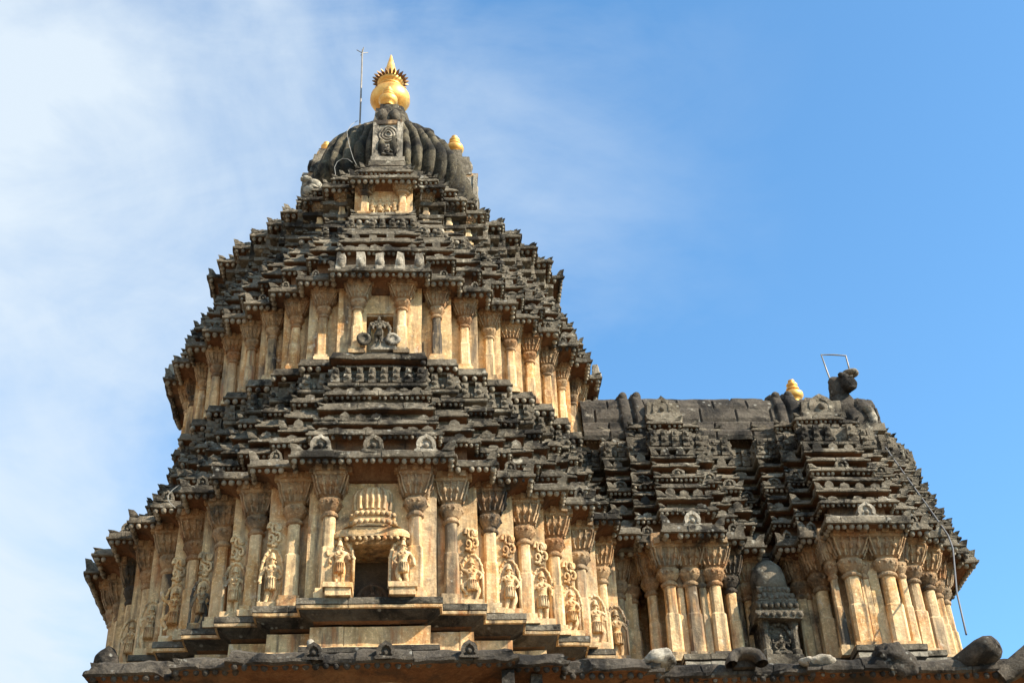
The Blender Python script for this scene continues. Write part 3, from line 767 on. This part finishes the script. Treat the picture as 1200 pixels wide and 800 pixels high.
# the walls sit inside the eave line by .42
def vwall(d): p = vest(0); return p
V0 = vest(0)
mb = MB(); sweep(mb, V0, [(-.38, 0, 'wall'), (-.38, .5, 'wall'), (-.38, 1.0, 'wall'), (-.38, 1.5, 'wall')], 5.64, .12, .5, .008); part(mb, 'storey_wall', E)
mb = MB()
sweep(mb, V0, [(-.6, -.3, 'base'), (-.22, -.3, 'base'), (-.22, -.14, 'base'), (-.14, -.07, 'base'), (-.12, -.05, 'pale'), (-.12, 0, 'pale'), (-.15, .01, 'base'), (-.11, .02, 'dark'), (-.11, .08, 'dark'), (-.6, .11, 'dark')], 5.58, .12, .6, .007)
part(mb, 'ledge_moulding', E)
mb = MB(); sweep(mb, V0, [(-.26, -.8, 'base'), (-.26, .2, 'base')], 5.1, .2, .6, .01); part(mb, 'base_panel', E)
HV = 1.40
def vp(x, y, w=.075, k=0): pilaster(E, (x, y + .035, 5.66), HV, w, kind=k)
yA, yB = 13.2 + .38, 13.03 + .38
for x in (2.60, 2.83, 3.09): vp(x, yA - .02, .078)
vp(3.30, 13.38 + .36, .066, 1); vp(3.53, 13.57 + .36, .062)
vp(4.12, 13.55 + .36, .066, 1); vp(4.30, 13.36 + .36, .08)
for x, k in ((4.55, 0), (4.94, 0)): vp(x, yB - .02, .092, k)
vp(5.27, 13.2 + .36, .08); vp(5.49, 13.37 + .36, .078); vp(5.66, 13.57 + .36, .062, 1); vp(5.80, 13.74 + .36, .06); 
for y in (14.5, 15.2): vp(5.86, y, .065)
for x, y in ((2.715, yA), (2.96, yA), (3.42, 13.57 + .37), (4.20, 13.55 + .36), (4.36, yB), (4.70, yB), (5.11, yB)): vp(x, y + .01, .048, 1)
for x, y in ((2.25, 13.62 + .36), (2.44, 13.42 + .36), (1.98, 14.3)): vp(x, y, .066)
# kiosk relief in the gap
kx, ky = 3.72, 13.62
mb = MB(); mb.box((kx, ky + .10, 5.62), (.20, .22, .10), 'dark', jit=.01); 
for sd in (-1, 1):
    mb.lathe((kx + sd * .155, ky - .02, 5.72), [(.05, 0), (.05, .08), (.035, .10), (.035, .30), (.05, .33), (.055, .38), (.07, .42)], 'dark', 8, False, [.9, .9, .2, .2, .3, .5, .9])
mb.box((kx, ky + .15, 5.95), (.205, .15, .28), 'dark'); add_figure(mb, 3, (kx, ky - .04, 5.74), .36, 'dark')
halo(mb, (kx, ky - .01, 5.72), .12, .38, 'dark', r=.02)
part(mb, 'shrine_relief', E)
mb = MB()
for i, (z, r, h) in enumerate(((6.16, .245, .05), (6.28, .225, .055), (6.39, .20, .045), (6.48, .17, .045))):
    mb.box((kx, ky + .12, z), (r, .26 - .03 * i, h), 'dark', jit=.012)
    for k in range(7): mb.ball((kx - r * .9 + r * 1.8 * k / 6, ky - .14 + .03 * i, z), .035, 'dark', 6, 4)
mb.lathe((kx, ky + .12, 6.50), [(.17, 0), (.20, .06), (.195, .18), (.16, .30), (.09, .38), (.02, .42)], 'dark', 14)
mb.rough(.018, 10); part(mb, 'shrine_roof', E)
eave(E, vest(0), 7.0, .11, .031, .080, hh=.16, horn_s=.09, gab_n=1, gw=.20, gh=.20)
def tt(z): return (z - 7.0) / 2.25
for z, kind in ((7.36, 'bead'), (7.56, 'scallop'), (7.76, 'plain'), (7.94, 'single'), (8.13, 'plain'), (8.30, 'scallop')):
    course(E, vest(tt(z) ** .95), z, kind, .06, -.13, .2 if z > 7.4 else .3, 'soffit' if z < 7.4 else 'dark')
frieze(E, vest(tt(8.52)), 8.50, .22)
course(E, vest(tt(8.74)), 8.74, 'bead', .06, -.14, .14, 'dark')
course(E, vest(tt(8.98)), 8.96, 'bead', .06, -.12, .2, 'soffit')
mb = MB()                             # solid heart of the stack
mb.box((3.7, YC, 7.9), (1.75, .42, 1.1), 'hollow'); part(mb, 'inner_core', E)
# vaulted ridge
mb = MB(); x0, x1 = 1.9, 5.62; NX = 46
arc = [(-.66, 8.85), (-.66, 8.95), (-.62, 9.0), (-.61, 9.14), (-.56, 9.34), (-.46, 9.52), (-.32, 9.64), (-.14, 9.71), (0, 9.72), (.14, 9.71), (.32, 9.64), (.46, 9.52), (.56, 9.34), (.61, 9.14), (.66, 8.85)]
rows = []; NX = 190; a2 = []
for (y0_, z0_), (y1_, z1_) in zip(arc, arc[1:]):
    k = max(1, int(math.hypot(y1_ - y0_, z1_ - z0_) / .035)); a2 += [(y0_ + (y1_ - y0_) * q / k, z0_ + (z1_ - z0_) * q / k) for q in range(k)]
a2.append(arc[-1]); acc = [0.]
for (y0_, z0_), (y1_, z1_) in zip(a2, a2[1:]): acc.append(acc[-1] + math.hypot(y1_ - y0_, z1_ - z0_))
for i in range(NX + 1):
    x = x0 + (x1 - x0) * i / NX; row = []
    for (y_, z_), s_ in zip(a2, acc):
        b_ = int(s_ / .27); fx = ((x + b_ * .19 + .07 * nz((b_, 0, 0), 1.7)) / .44) % 1; fs = (s_ / .27) % 1; cell = int((x + b_ * .19 + .07 * nz((b_, 0, 0), 1.7)) / .44)
        g_ = -.03 if fx < .05 else (-.022 if fs < .13 else 0); g_ += .018 * noise.noise(Vector((cell * 5.3, b_ * 3.1, .7))) + .012 * nz((x, y_, z_), 6)
        k = math.hypot(y_, z_ - 8.9) or 1; row.append((x, YC + y_ + y_ / k * g_, z_ + (z_ - 8.9) / k * g_))
    rows.append(row)
mb.grid(rows, 'base'); part(mb, 'vaulted_ridge', E)
for x, s in ((2.45, 1.02), (2.62, 1.04), (4.40, 1.03), (4.56, 1.05)):   # thick rib bands over the ridge
    mb = MB(); rows = []
    for u in (-1, -.7, 0, .7, 1):
        k = s * (1.03 if abs(u) < .8 else .97)
        rows.append([(x + u * .07, YC + y_ * k, 8.85 + (z_ - 8.85) * k + .01 * nz((x, y_, z_), 6)) for y_, z_ in arc])
    mb.grid(rows, 'base', True)
    mb.ball((x, YC - .42 * s, 9.60), .06, 'base', 8, 6, (1, 1, 1.2)); mb.rough(.012, 8)
    part(mb, 'ridge_rib', E)
for cx_, w_, yy in ((A0 + .02, .22, 14.22), (B0 + .12, .27, 14.18)):     # gabled caps on the two bays
    mb = MB(); mb.box((cx_, yy + .22, 9.10), (w_, .24, .05), 'dark', jit=.008); mb.box((cx_, yy + .24, 9.24), (w_ * .9, .2, .11), 'dark', jit=.015)
    for k in range(5): mb.ball((cx_ - w_ * .85 + w_ * 1.7 * k / 4, yy, 9.035), .028, 'bead', 7, 5)
    gable(mb, Vector((cx_, yy + .03, 9.14)), Vector((0, -1)), w_ * 1.3, .30, .3, 'dark'); 
    for sd in (-1, 1): mb.box((cx_ + sd * w_ * .75, yy + .12, 9.25), (.05, .07, .10), 'dark', taper=.7, jit=.01)
    mb.box((cx_ - .04, yy + .3, 9.42), (w_ * .55, .14, .07), 'dark', taper=.7, jit=.02)
    mb.rough(.015, 9); part(mb, 'gabled_cap', E)

# ============================================================ LOWER HALL with the near cornice
Hh = empty('lower_temple_hall', (0, 13, -1), 'blackened lower storey of the temple with heavy beaded cornice along the bottom edge', 'building')
fp = [(-1.66, 11.0), (.74, 11.0), (.74, 11.12), (1.22, 11.12), (1.22, 11.3), (2.05, 11.3), (2.05, 11.42), (3.3, 11.42), (3.3, 11.34), (4.2, 11.34), (4.2, 11.42), (5.3, 11.42), (5.3, 11.34), (6.6, 11.34), (6.6, 11.7), (7.3, 11.7), (7.3, 12.4), (7.9, 12.4),
      (7.9, 17.5), (-4.9, 17.5), (-4.9, 14.0), (-4.4, 14.0), (-4.4, 13.3), (-3.6, 13.3), (-3.6, 12.5), (-2.85, 12.5), (-2.85, 11.2), (-2.15, 11.2), (-2.15, 11.1), (-1.66, 11.1)]
PH = Plan(fp)
mb = MB(); sweep(mb, PH, [(-.5, -.10, 'soffit'), (-.16, -.015, 'soffit'), (-.03, -.015, 'base'), (0, 0, 'base'), (.0, .03, 'base'), (-.03, .04, 'base'), (-.05, .10, 'base'), (-.09, .13, 'base'), (-.2, .15, 'base'), (-.8, .17, 'base')], 4.66, .05, .4, .024)
horns(mb, PH, -.04, 4.70, .12, .09, 'base'); beads(mb, PH, -.055, 4.635, .03, .085, 'base'); co = part(mb, 'cornice', Hh)
for x in (-.95, -.35, .35): 
    g = MB(); gable(g, Vector((x, 10.97, 4.66)), Vector((0, -1)), .16, .16, .1, 'base'); part(g, 'horseshoe_gable', co)
mb = MB(); sweep(mb, PH, [(-.35, -5.6, 'wall'), (-.35, -3, 'wall'), (-.35, -1, 'wall'), (-.35, .02, 'wall')], 4.60, .4, .7, .01); part(mb, 'hall_wall', Hh)
for x, y in ((.68, 11.32), (.92, 11.42)): mb = MB(); mb.box((x, y - .1, 4.0), (.05, .08, .62), 'base', jit=.01); part(mb, 'wall_post', Hh)
mb = MB(); sweep(mb, PH, [(-.3, -.6, 'base'), (.15, -.6, 'base'), (.15, -.2, 'base'), (.05, -.05, 'base'), (.05, .1, 'base'), (-.4, .15, 'base')], -.6, .4, .8, .01); part(mb, 'plinth', Hh)
mb = MB(); n_ = [mb.vert((p.x, p.y, 4.735)) for p in (PH.at(i, -.3) for i in range(PH.n))]; mb.face(n_, 'base'); part(mb, 'roof_terrace', Hh)

# ---- loose stones on the terrace and cornice
def loose(name, pts, label, cat, mat='base', amp=.03, group=None, k=6):
    mb = MB()
    for c, r, sq in pts: mb.ball(c, r, mat, 26, 18, sq)
    mb.rough(amp * 1.4, k); mb.rough(amp * .6, k * 2.6); return tag(part(mb, name, None), label, cat, group)
loose('rounded_stone', [((2.04, 11.42, 4.80), .13, (1.05, .9, .75)), ((1.97, 11.48, 4.77), .1, (1.2, 1, .7))], 'white weathered rounded stone on the cornice below the shaded pilasters', 'stone', 'pale')
loose('rounded_stone', [((3.47, 11.42, 4.775), .09, (1.5, .9, .6)), ((3.36, 11.45, 4.77), .09, (1.1, .9, .6))], 'flat mottled grey stone lying on the cornice right of the small shrine', 'stone', 'pale')
loose('rounded_stone', [((4.06, 11.40, 4.79), .12, (1.1, .9, .9)), ((4.16, 11.42, 4.74), .11, (1.2, .9, .8)), ((3.96, 11.42, 4.74), .1, (1.1, .9, .7))], 'black lumpy stone on the cornice before the right bay ledge', 'stone', 'base', .05)
loose('rounded_stone', [((-3.05, 12.75, 5.42), .12, (.9, 1, 1.3)), ((-3.0, 12.8, 5.25), .12, (1, 1, 1))], 'dark rounded stone jutting out at the far left foot of the tall tower', 'stone', 'base')
loose('plaster_lump', [((-1.02, 11.5, 5.02), .05, (.7, .7, 1)), ((-.98, 11.5, 4.98), .05, (1.2, .8, .7))], 'small white lump on the slab below the front niche, left end', 'stone', 'pale', .012)
mb = MB(); rows = []                   # upturned arched stone
for j in range(9):
    a = math.pi * (j / 8 - .02); row = []
    for k in range(8):
        b2 = 2 * math.pi * k / 8; r = .125 + .045 * math.cos(b2) * (1 + .3 * math.sin(a))
        row.append((2.77 - r * math.cos(a) * 1.1, 11.33 + .10 * math.sin(b2) + .05 * math.sin(a), 4.71 + r * math.sin(a) * .95))
    rows.append(row)
mb.grid(rows, 'base', True, True); mb.box((2.77, 11.45, 4.78), (.10, .06, .08), 'base', jit=.01); mb.rough(.02, 8)
tag(part(mb, 'arched_stone', None), 'dark arched stone like a bent roll standing on the cornice left of the small shrine', 'stone')
def spout(name, p0, p1, w, h, label, cat):
    p0, p1 = Vector(p0), Vector(p1); t = (p1 - p0).normalized(); s = t.cross(Vector((0, 0, 1))).normalized(); u = s.cross(t); mb = MB(); rows = []
    for f, k in ((0, .55), (.15, .75), (.5, .95), (.8, 1.05), (.93, .98), (1.0, .68), (1.03, .2)):
        c = p0.lerp(p1, f); row = []
        for i in range(14):
            a = 2 * math.pi * i / 14; ca, sa = math.cos(a), math.sin(a)
            e = 1 / (abs(ca) ** 3 + abs(sa) ** 3) ** (1 / 3)
            row.append(c + s * (ca * e * w * k) + u * (sa * e * h * k))
        rows.append(row)
    ix = mb.grid(rows, 'base', True, True); mb.face(ix[0], 'base'); mb.face(list(reversed(ix[-1])), 'base'); mb.rough(.018, 7)
    return tag(part(mb, name, None), label, cat)
spout('water_spout', (4.62, 11.75, 4.72), (5.02, 11.33, 4.87), .14, .10, 'thick dark slab-shaped stone spout pointing out past the right end of the tower', 'stone spout')
spout('corner_stone', (5.05, 11.5, 4.62), (5.75, 11.45, 5.02), .14, .12, 'black upturned stone cut by the right edge of the photo', 'stone')

# ============================================================ GOLD FINIALS
def finial(c, s, label, group=None):
    o = empty('gold_finial', c, label, 'finial', group)
    mb = MB(); mb.lathe(c, [(r * s, z * s) for r, z in ((.10, -.03), (.15, 0), (.16, .03), (.12, .05), (.10, .07), (.16, .10), (.25, .17), (.30, .27), (.295, .36), (.24, .45), (.15, .51), (.12, .53))], 'gold', 28)
    part(mb, 'pot', o); return o
kf = (XC - .03, YC, 14.95)
K = finial(kf, 1.0, 'large gold pot finial with spiked crown and cone tip on top of the dome')
mb = MB(); mb.lathe(kf, [(.12, .52), (.17, .535), (.18, .56), (.14, .575), (.14, .60), (.17, .63), (.20, .66), (.18, .69), (.14, .70)], 'gold', 28); part(mb, 'neck_ring', K)
mb = MB()
for i in range(24):
    a = 2 * math.pi * i / 24; da = .10; z = kf[2] + .66
    def q_(r, ang, zz): return (kf[0] + r * math.cos(ang), kf[1] + r * math.sin(ang), z + zz)
    v = [mb.vert(x) for x in (q_(.13, a - da, 0), q_(.13, a + da, 0), q_(.23, a + da * .8, .02), q_(.28, a, .045), q_(.23, a - da * .8, .02), q_(.13, a - da, .04), q_(.13, a + da, .04), q_(.23, a + da * .8, .055), q_(.28, a, .065), q_(.23, a - da * .8, .055))]
    mb.face((v[4], v[3], v[2], v[1], v[0]), 'bronze'); mb.face((v[5], v[6], v[7], v[8], v[9]), 'bronze')
    for x, y in ((0, 1), (1, 2), (2, 3), (3, 4), (4, 0)): mb.face((v[x], v[y], v[y + 5], v[x + 5]), 'bronze')
part(mb, 'spiked_crown', K)
mb = MB(); mb.lathe(kf, [(.12, .68), (.14, .72), (.15, .76), (.13, .79), (.115, .80), (.10, .86), (.06, 1.05), (.012, 1.27), (.002, 1.29)], 'gold', 20); part(mb, 'cone_tip', K)
def small_finial(c, label, s=.34):
    o = empty('gold_finial', c, label, 'finial', 'small gold finials')
    mb = MB(); mb.lathe(c, [(r * s, z * s) for r, z in ((.22, -.04), (.28, 0), (.2, .05), (.18, .1), (.30, .18), (.40, .32), (.38, .44), (.26, .54), (.18, .57))], 'gold', 20); part(mb, 'pot', o)
    mb = MB(); mb.lathe(c, [(r * s, z * s) for r, z in ((.16, .56), (.27, .61), (.27, .66), (.16, .70), (.15, .74), (.22, .80), (.23, .88), (.15, .95), (.10, .98), (.14, 1.02), (.13, 1.08), (.03, 1.14))], 'gold', 20); part(mb, 'knob', o)
    return o
small_finial((XC - .02, YC - .97, 14.13), 'small gold finial in front of the large gold pot, above the front dome panel')
small_finial((XC + .93, YC, 14.13), 'small gold finial on the right shoulder of the ribbed dome')
small_finial((XC - .95, YC + .05, 14.03), 'small gold finial behind the left shoulder of the ribbed dome')
small_finial((4.74, YC - .1, 9.72), 'small gold finial on the flat ridge beside the seated lion', .32)

# ============================================================ LION on the ridge, rods and cables
def lion():
    o = empty('stone_lion', (5.45, 14.5, 9.3), 'dark seated stone lion facing right at the end of the flat ridge', 'statue')
    m = MB()
    vs = {0: (5.36, 14.55, 9.55), 1: (5.40, 14.5, 9.85), 2: (5.44, 14.46, 10.05), 3: (5.53, 14.42, 10.18), 4: (5.66, 14.40, 10.10)}
    m.ball((5.38, 14.55, 9.62), .27, 'base', 16, 12, (.75, .75, 1.35)); m.ball((5.36, 14.52, 9.95), .2, 'base', 14, 10, (.7, .8, 1.2))
    m.ball((5.62, 14.5, 9.52), .24, 'base', 14, 10, (.85, .8, 1.1)); m.ball((5.70, 14.48, 9.28), .15, 'base', 12, 9, (.8, .8, 1.5)); m.ball((5.50, 14.42, 9.42), .16, 'base', 12, 9, (1.1, .7, 1.1))
    m.rough(.06, 5); m.rough(.02, 14); part(m, 'body', o)
    m = MB(); m.ball((5.46, 14.44, 10.05), .15, 'base', 16, 12, (.85, .9, 1.1)); m.ball((5.50, 14.36, 9.99), .10, 'base', 12, 9, (1.0, .9, .9)); m.ball((5.50, 14.34, 9.90), .075, 'base', 10, 8, (1, .9, .7)); m.ball((5.36, 14.52, 9.98), .17, 'base', 12, 9, (.8, .8, 1.3))
    for y in (14.32, 14.5): m.ball((5.52, y, 10.09), .03, 'pale', 8, 6)
    for y in (14.33, 14.55): m.ball((5.37, y, 10.12), .05, 'base', 8, 6, (.7, .7, 1.0))
    m.rough(.035, 9); part(m, 'head', o)
    for y in (14.36, 14.62):
        m = MB(); m.tube([(5.66, y, 9.55), (5.72, y - .01, 9.38), (5.70, y - .02, 9.18), (5.78, y - .02, 9.13)], [.085, .07, .06, .06], 'pale', 10); m.rough(.015, 9); part(m, 'foreleg', o)
    m = MB(); m.lathe((5.56, 14.42, 10.19), [(.01, -.015), (.09, -.02), (.125, .005), (.12, .03), (.06, .055), (.01, .06)], 'pale', 20); m.rough(.01, 9); part(m, 'crest_disc', o)
    m = MB(); m.box((5.5, 14.5, 9.14), (.32, .3, .06), 'dark', jit=.015); part(m, 'footing', o)
    return o
LI = lion()
for me_ in {c.data for c in LI.children}:
    for v in me_.vertices: v.co = Vector((5.30, 14.42, 9.02)) + (v.co - Vector((5.48, 14.48, 9.24))) * .86
mb = MB(); mb.tube([(5.13, 14.42, 9.66), (5.09, 14.42, 9.95), (5.06, 14.42, 10.18), (5.22, 14.42, 10.18), (5.38, 14.42, 10.165), (5.385, 14.40, 9.86)], .011, 'iron', 6)
tag(part(mb, 'bent_pipe', None), 'thin bent metal pipe forming an open frame over the seated lion', 'pipe')
mb = MB(); mb.tube([(-1.0, YC, 14.45), (-1.0, YC, 15.3), (-1.005, YC, 16.30)], .013, 'iron', 8)
rodo = empty('lightning_rod', (-1.0, YC, 14.4), 'thin upright lightning rod with small cross tip left of the large finial', 'lightning rod')
part(mb, 'mast', rodo); mb = MB()
for a in range(4): mb.tube([(-1.005, YC, 16.27), (-1.005 + .09 * math.cos(a * 1.57 + .3), YC + .09 * math.sin(a * 1.57 + .3), 16.31)], .007, 'iron', 5)
mb.tube([(-1.005, YC, 16.25), (-1.005, YC, 16.36)], .008, 'iron', 5); part(mb, 'cross_tip', rodo)
mb = MB(); mb.tube([(-.98, 14.15, 14.02), (-1.05, 14.0, 13.80), (-1.10, 13.86, 13.52), (-1.05, 13.72, 13.14), (-.98, 13.62, 12.80), (-.93, 13.6, 12.66)], .004, 'white', 5); tag(part(mb, 'pale_cable', None), 'thin pale cable running down the dark left side of the ribbed dome', 'cable')
mb = MB(); mb.tube([(-1.2, 13.62, 12.50), (-1.22, 13.62, 12.64), (-1.19, 13.62, 12.74), (-1.12, 13.62, 12.80), (-1.05, 13.62, 12.79), (-.99, 13.62, 12.73)], .004, 'white', 5); tag(part(mb, 'pale_cable', None), 'short pale cable loop at the lower left foot of the ribbed dome', 'cable')
mb = MB(); mb.tube([(5.29, 14.3, 9.11), (5.45, 14.1, 8.72), (5.56, 13.85, 8.08), (5.63, 13.6, 7.54), (5.67, 13.3, 6.98), (5.58, 13.05, 6.69), (5.19, 12.3, 5.82), (4.83, 11.46, 5.02)], .010, 'black', 6)
tag(part(mb, 'dark_cable', None), 'thin dark cable hanging down the right end of the lower tower', 'cable')
mb = MB(); pts = []
for i in range(12):
    f = i / 11; pts.append((-2.46 - .1 * math.sin(f * 3.0), 12.2, 7.04 - .26 * f))
mb.tube(pts, .004, 'white', 5); tag(part(mb, 'pale_cable', None), 'thin pale cable loop dangling over the left part of the lowest eave', 'cable')

# ============================================================ GROUND, LIGHT, SKY, CAMERA
mb = MB(); zg = -EYE / S; r = 400
rows = [[(x * r, 13 + y * r, zg + (.0 if abs(x) < .1 else .3 * nz((x, y, 0), 9))) for x in [(-1 + i / 8) for i in range(17)]] for y in [(-1 + i / 8) for i in range(17)]]
for row in rows:
    for i, p in enumerate(row):
        if abs(p[0]) < 60 and abs(p[1] - 13) < 60: row[i] = (p[0], p[1], zg)
mb.grid(rows, 'ground'); g_ = part(mb, 'ground', None); g_['kind'] = 'structure'

# to metres, and move each mesh so that its parent's base is its origin
for me in bpy.data.meshes:
    for v in me.vertices: v.co *= S
up = Vector((0, 0, EYE))
for o in bpy.data.objects: o.location *= S
for o in bpy.data.objects:
    if o.parent is None: o.location += up
bpy.context.view_layer.update()
for o in bpy.data.objects:
    if o.parent is not None and o.parent.parent is None and o.parent.type == 'EMPTY':
        o.location = o.location - (o.parent.location - up)
# pivot of single-mesh things at their own base
for o in bpy.data.objects:
    if o.parent is None and o.type == 'MESH' and o.name != 'ground':
        vs = [v.co for v in o.data.vertices]; c = Vector((sum(v.x for v in vs) / len(vs), sum(v.y for v in vs) / len(vs), min(v.z for v in vs)))
        o.data.transform(Matrix.Translation(-c)); o.location += c
for me in bpy.data.meshes: me.update()

AZ, EL = 62., 36.
az, el = R_(AZ), R_(EL)
sun_dir = Vector((math.sin(az) * math.cos(el), -math.cos(az) * math.cos(el), math.sin(el)))
L = bpy.data.lights.new('sun', 'SUN'); L.energy = 5.0; L.angle = R_(.53); L.color = (1.0, .88, .71)
lo = bpy.data.objects.new('sun', L); COL.objects.link(lo); lo.rotation_euler = (-sun_dir).to_track_quat('-Z', 'Y').to_euler()
w = bpy.data.worlds.new('World'); scene.world = w; w.use_nodes = True; nt = w.node_tree; nt.nodes.clear(); g = G(nt)
sky = g.n('ShaderNodeTexSky', sky_type='NISHITA'); sky.sun_disc = False; sky.sun_elevation = el; sky.sun_rotation = math.atan2(sun_dir.x, sun_dir.y)
sky.altitude = 600; sky.air_density = 1.0; sky.dust_density = .6; sky.ozone_density = 1.2
tc = g.n('ShaderNodeTexCoord'); 
def wmap(scale, rot=(0, 0, 0), loc=(0, 0, 0)):
    m = g.n('ShaderNodeMapping'); g.link(tc.outputs['Generated'], m.inputs[0]); m.inputs['Scale'].default_value = scale; m.inputs['Rotation'].default_value = rot; m.inputs['Location'].default_value = loc; return m.outputs[0]
# thin cirrus, thicker towards the west (left) and fading out to the east
sep = g.n('ShaderNodeSeparateXYZ'); g.link(tc.outputs['Generated'], sep.inputs[0])
n1 = g.noise(wmap((2.2, 2.2, 3.2), (.2, .5, .3)), 1.6, 7, .55, .6); n2 = g.noise(wmap((3.0, 3.0, 7.0), (.0, .6, .0)), 2.2, 8, .6, .8)
cov = g.math('ADD', g.mask(sep.outputs['X'], .09, -.36), g.math('MULTIPLY', g.math('SUBTRACT', n1, .5), 2.1))
cov = g.math('ADD', cov, g.math('MULTIPLY', g.math('SUBTRACT', n2, .5), .6))
cov = g.math('ADD', cov, g.math('MULTIPLY', g.mask(sep.outputs['Z'], .62, .38), g.math('MULTIPLY', g.mask(sep.outputs['X'], -.05, -.4), .35)))
cl = g.math('MULTIPLY', g.math('MULTIPLY', g.mask(cov, .0, .95), .94), g.mask(sep.outputs['X'], .27, -.02))
blue = g.mix(1.0, sky.outputs[0], (.76, 1.17, 1.30), 'MULTIPLY')
col = g.mix(cl, blue, (3.1, 3.52, 3.9))
bg = g.n('ShaderNodeBackground'); g.link(col, bg.inputs[0]); bg.inputs[1].default_value = .107
wo = g.n('ShaderNodeOutputWorld'); g.link(bg.outputs[0], wo.inputs[0])

f, p, r, psi = 1631.4, .62317, -.043937, .07477
F = Vector((math.sin(psi) * math.cos(p), math.cos(psi) * math.cos(p), math.sin(p))); Rt = Vector((math.cos(psi), -math.sin(psi), 0)); U = Rt.cross(F)
a = math.cos(r) * Rt + math.sin(r) * U; b = -math.sin(r) * Rt + math.cos(r) * U
cam = bpy.data.cameras.new('camera'); co_ = bpy.data.objects.new('camera', cam); COL.objects.link(co_)
cam.sensor_width = 36; cam.lens = f / 1200 * 36; cam.clip_start = .1; cam.clip_end = 3000
co_.matrix_world = Matrix(((a.x, b.x, -F.x, 0), (a.y, b.y, -F.y, 0), (a.z, b.z, -F.z, EYE), (0, 0, 0, 1)))
scene.camera = co_
scene.render.engine = 'CYCLES'
scene.view_settings.view_transform = 'Standard'; scene.view_settings.look = 'None'; scene.view_settings.exposure = 1.28; scene.view_settings.gamma = 1
scene.render.resolution_x = 1024; scene.render.resolution_y = 682
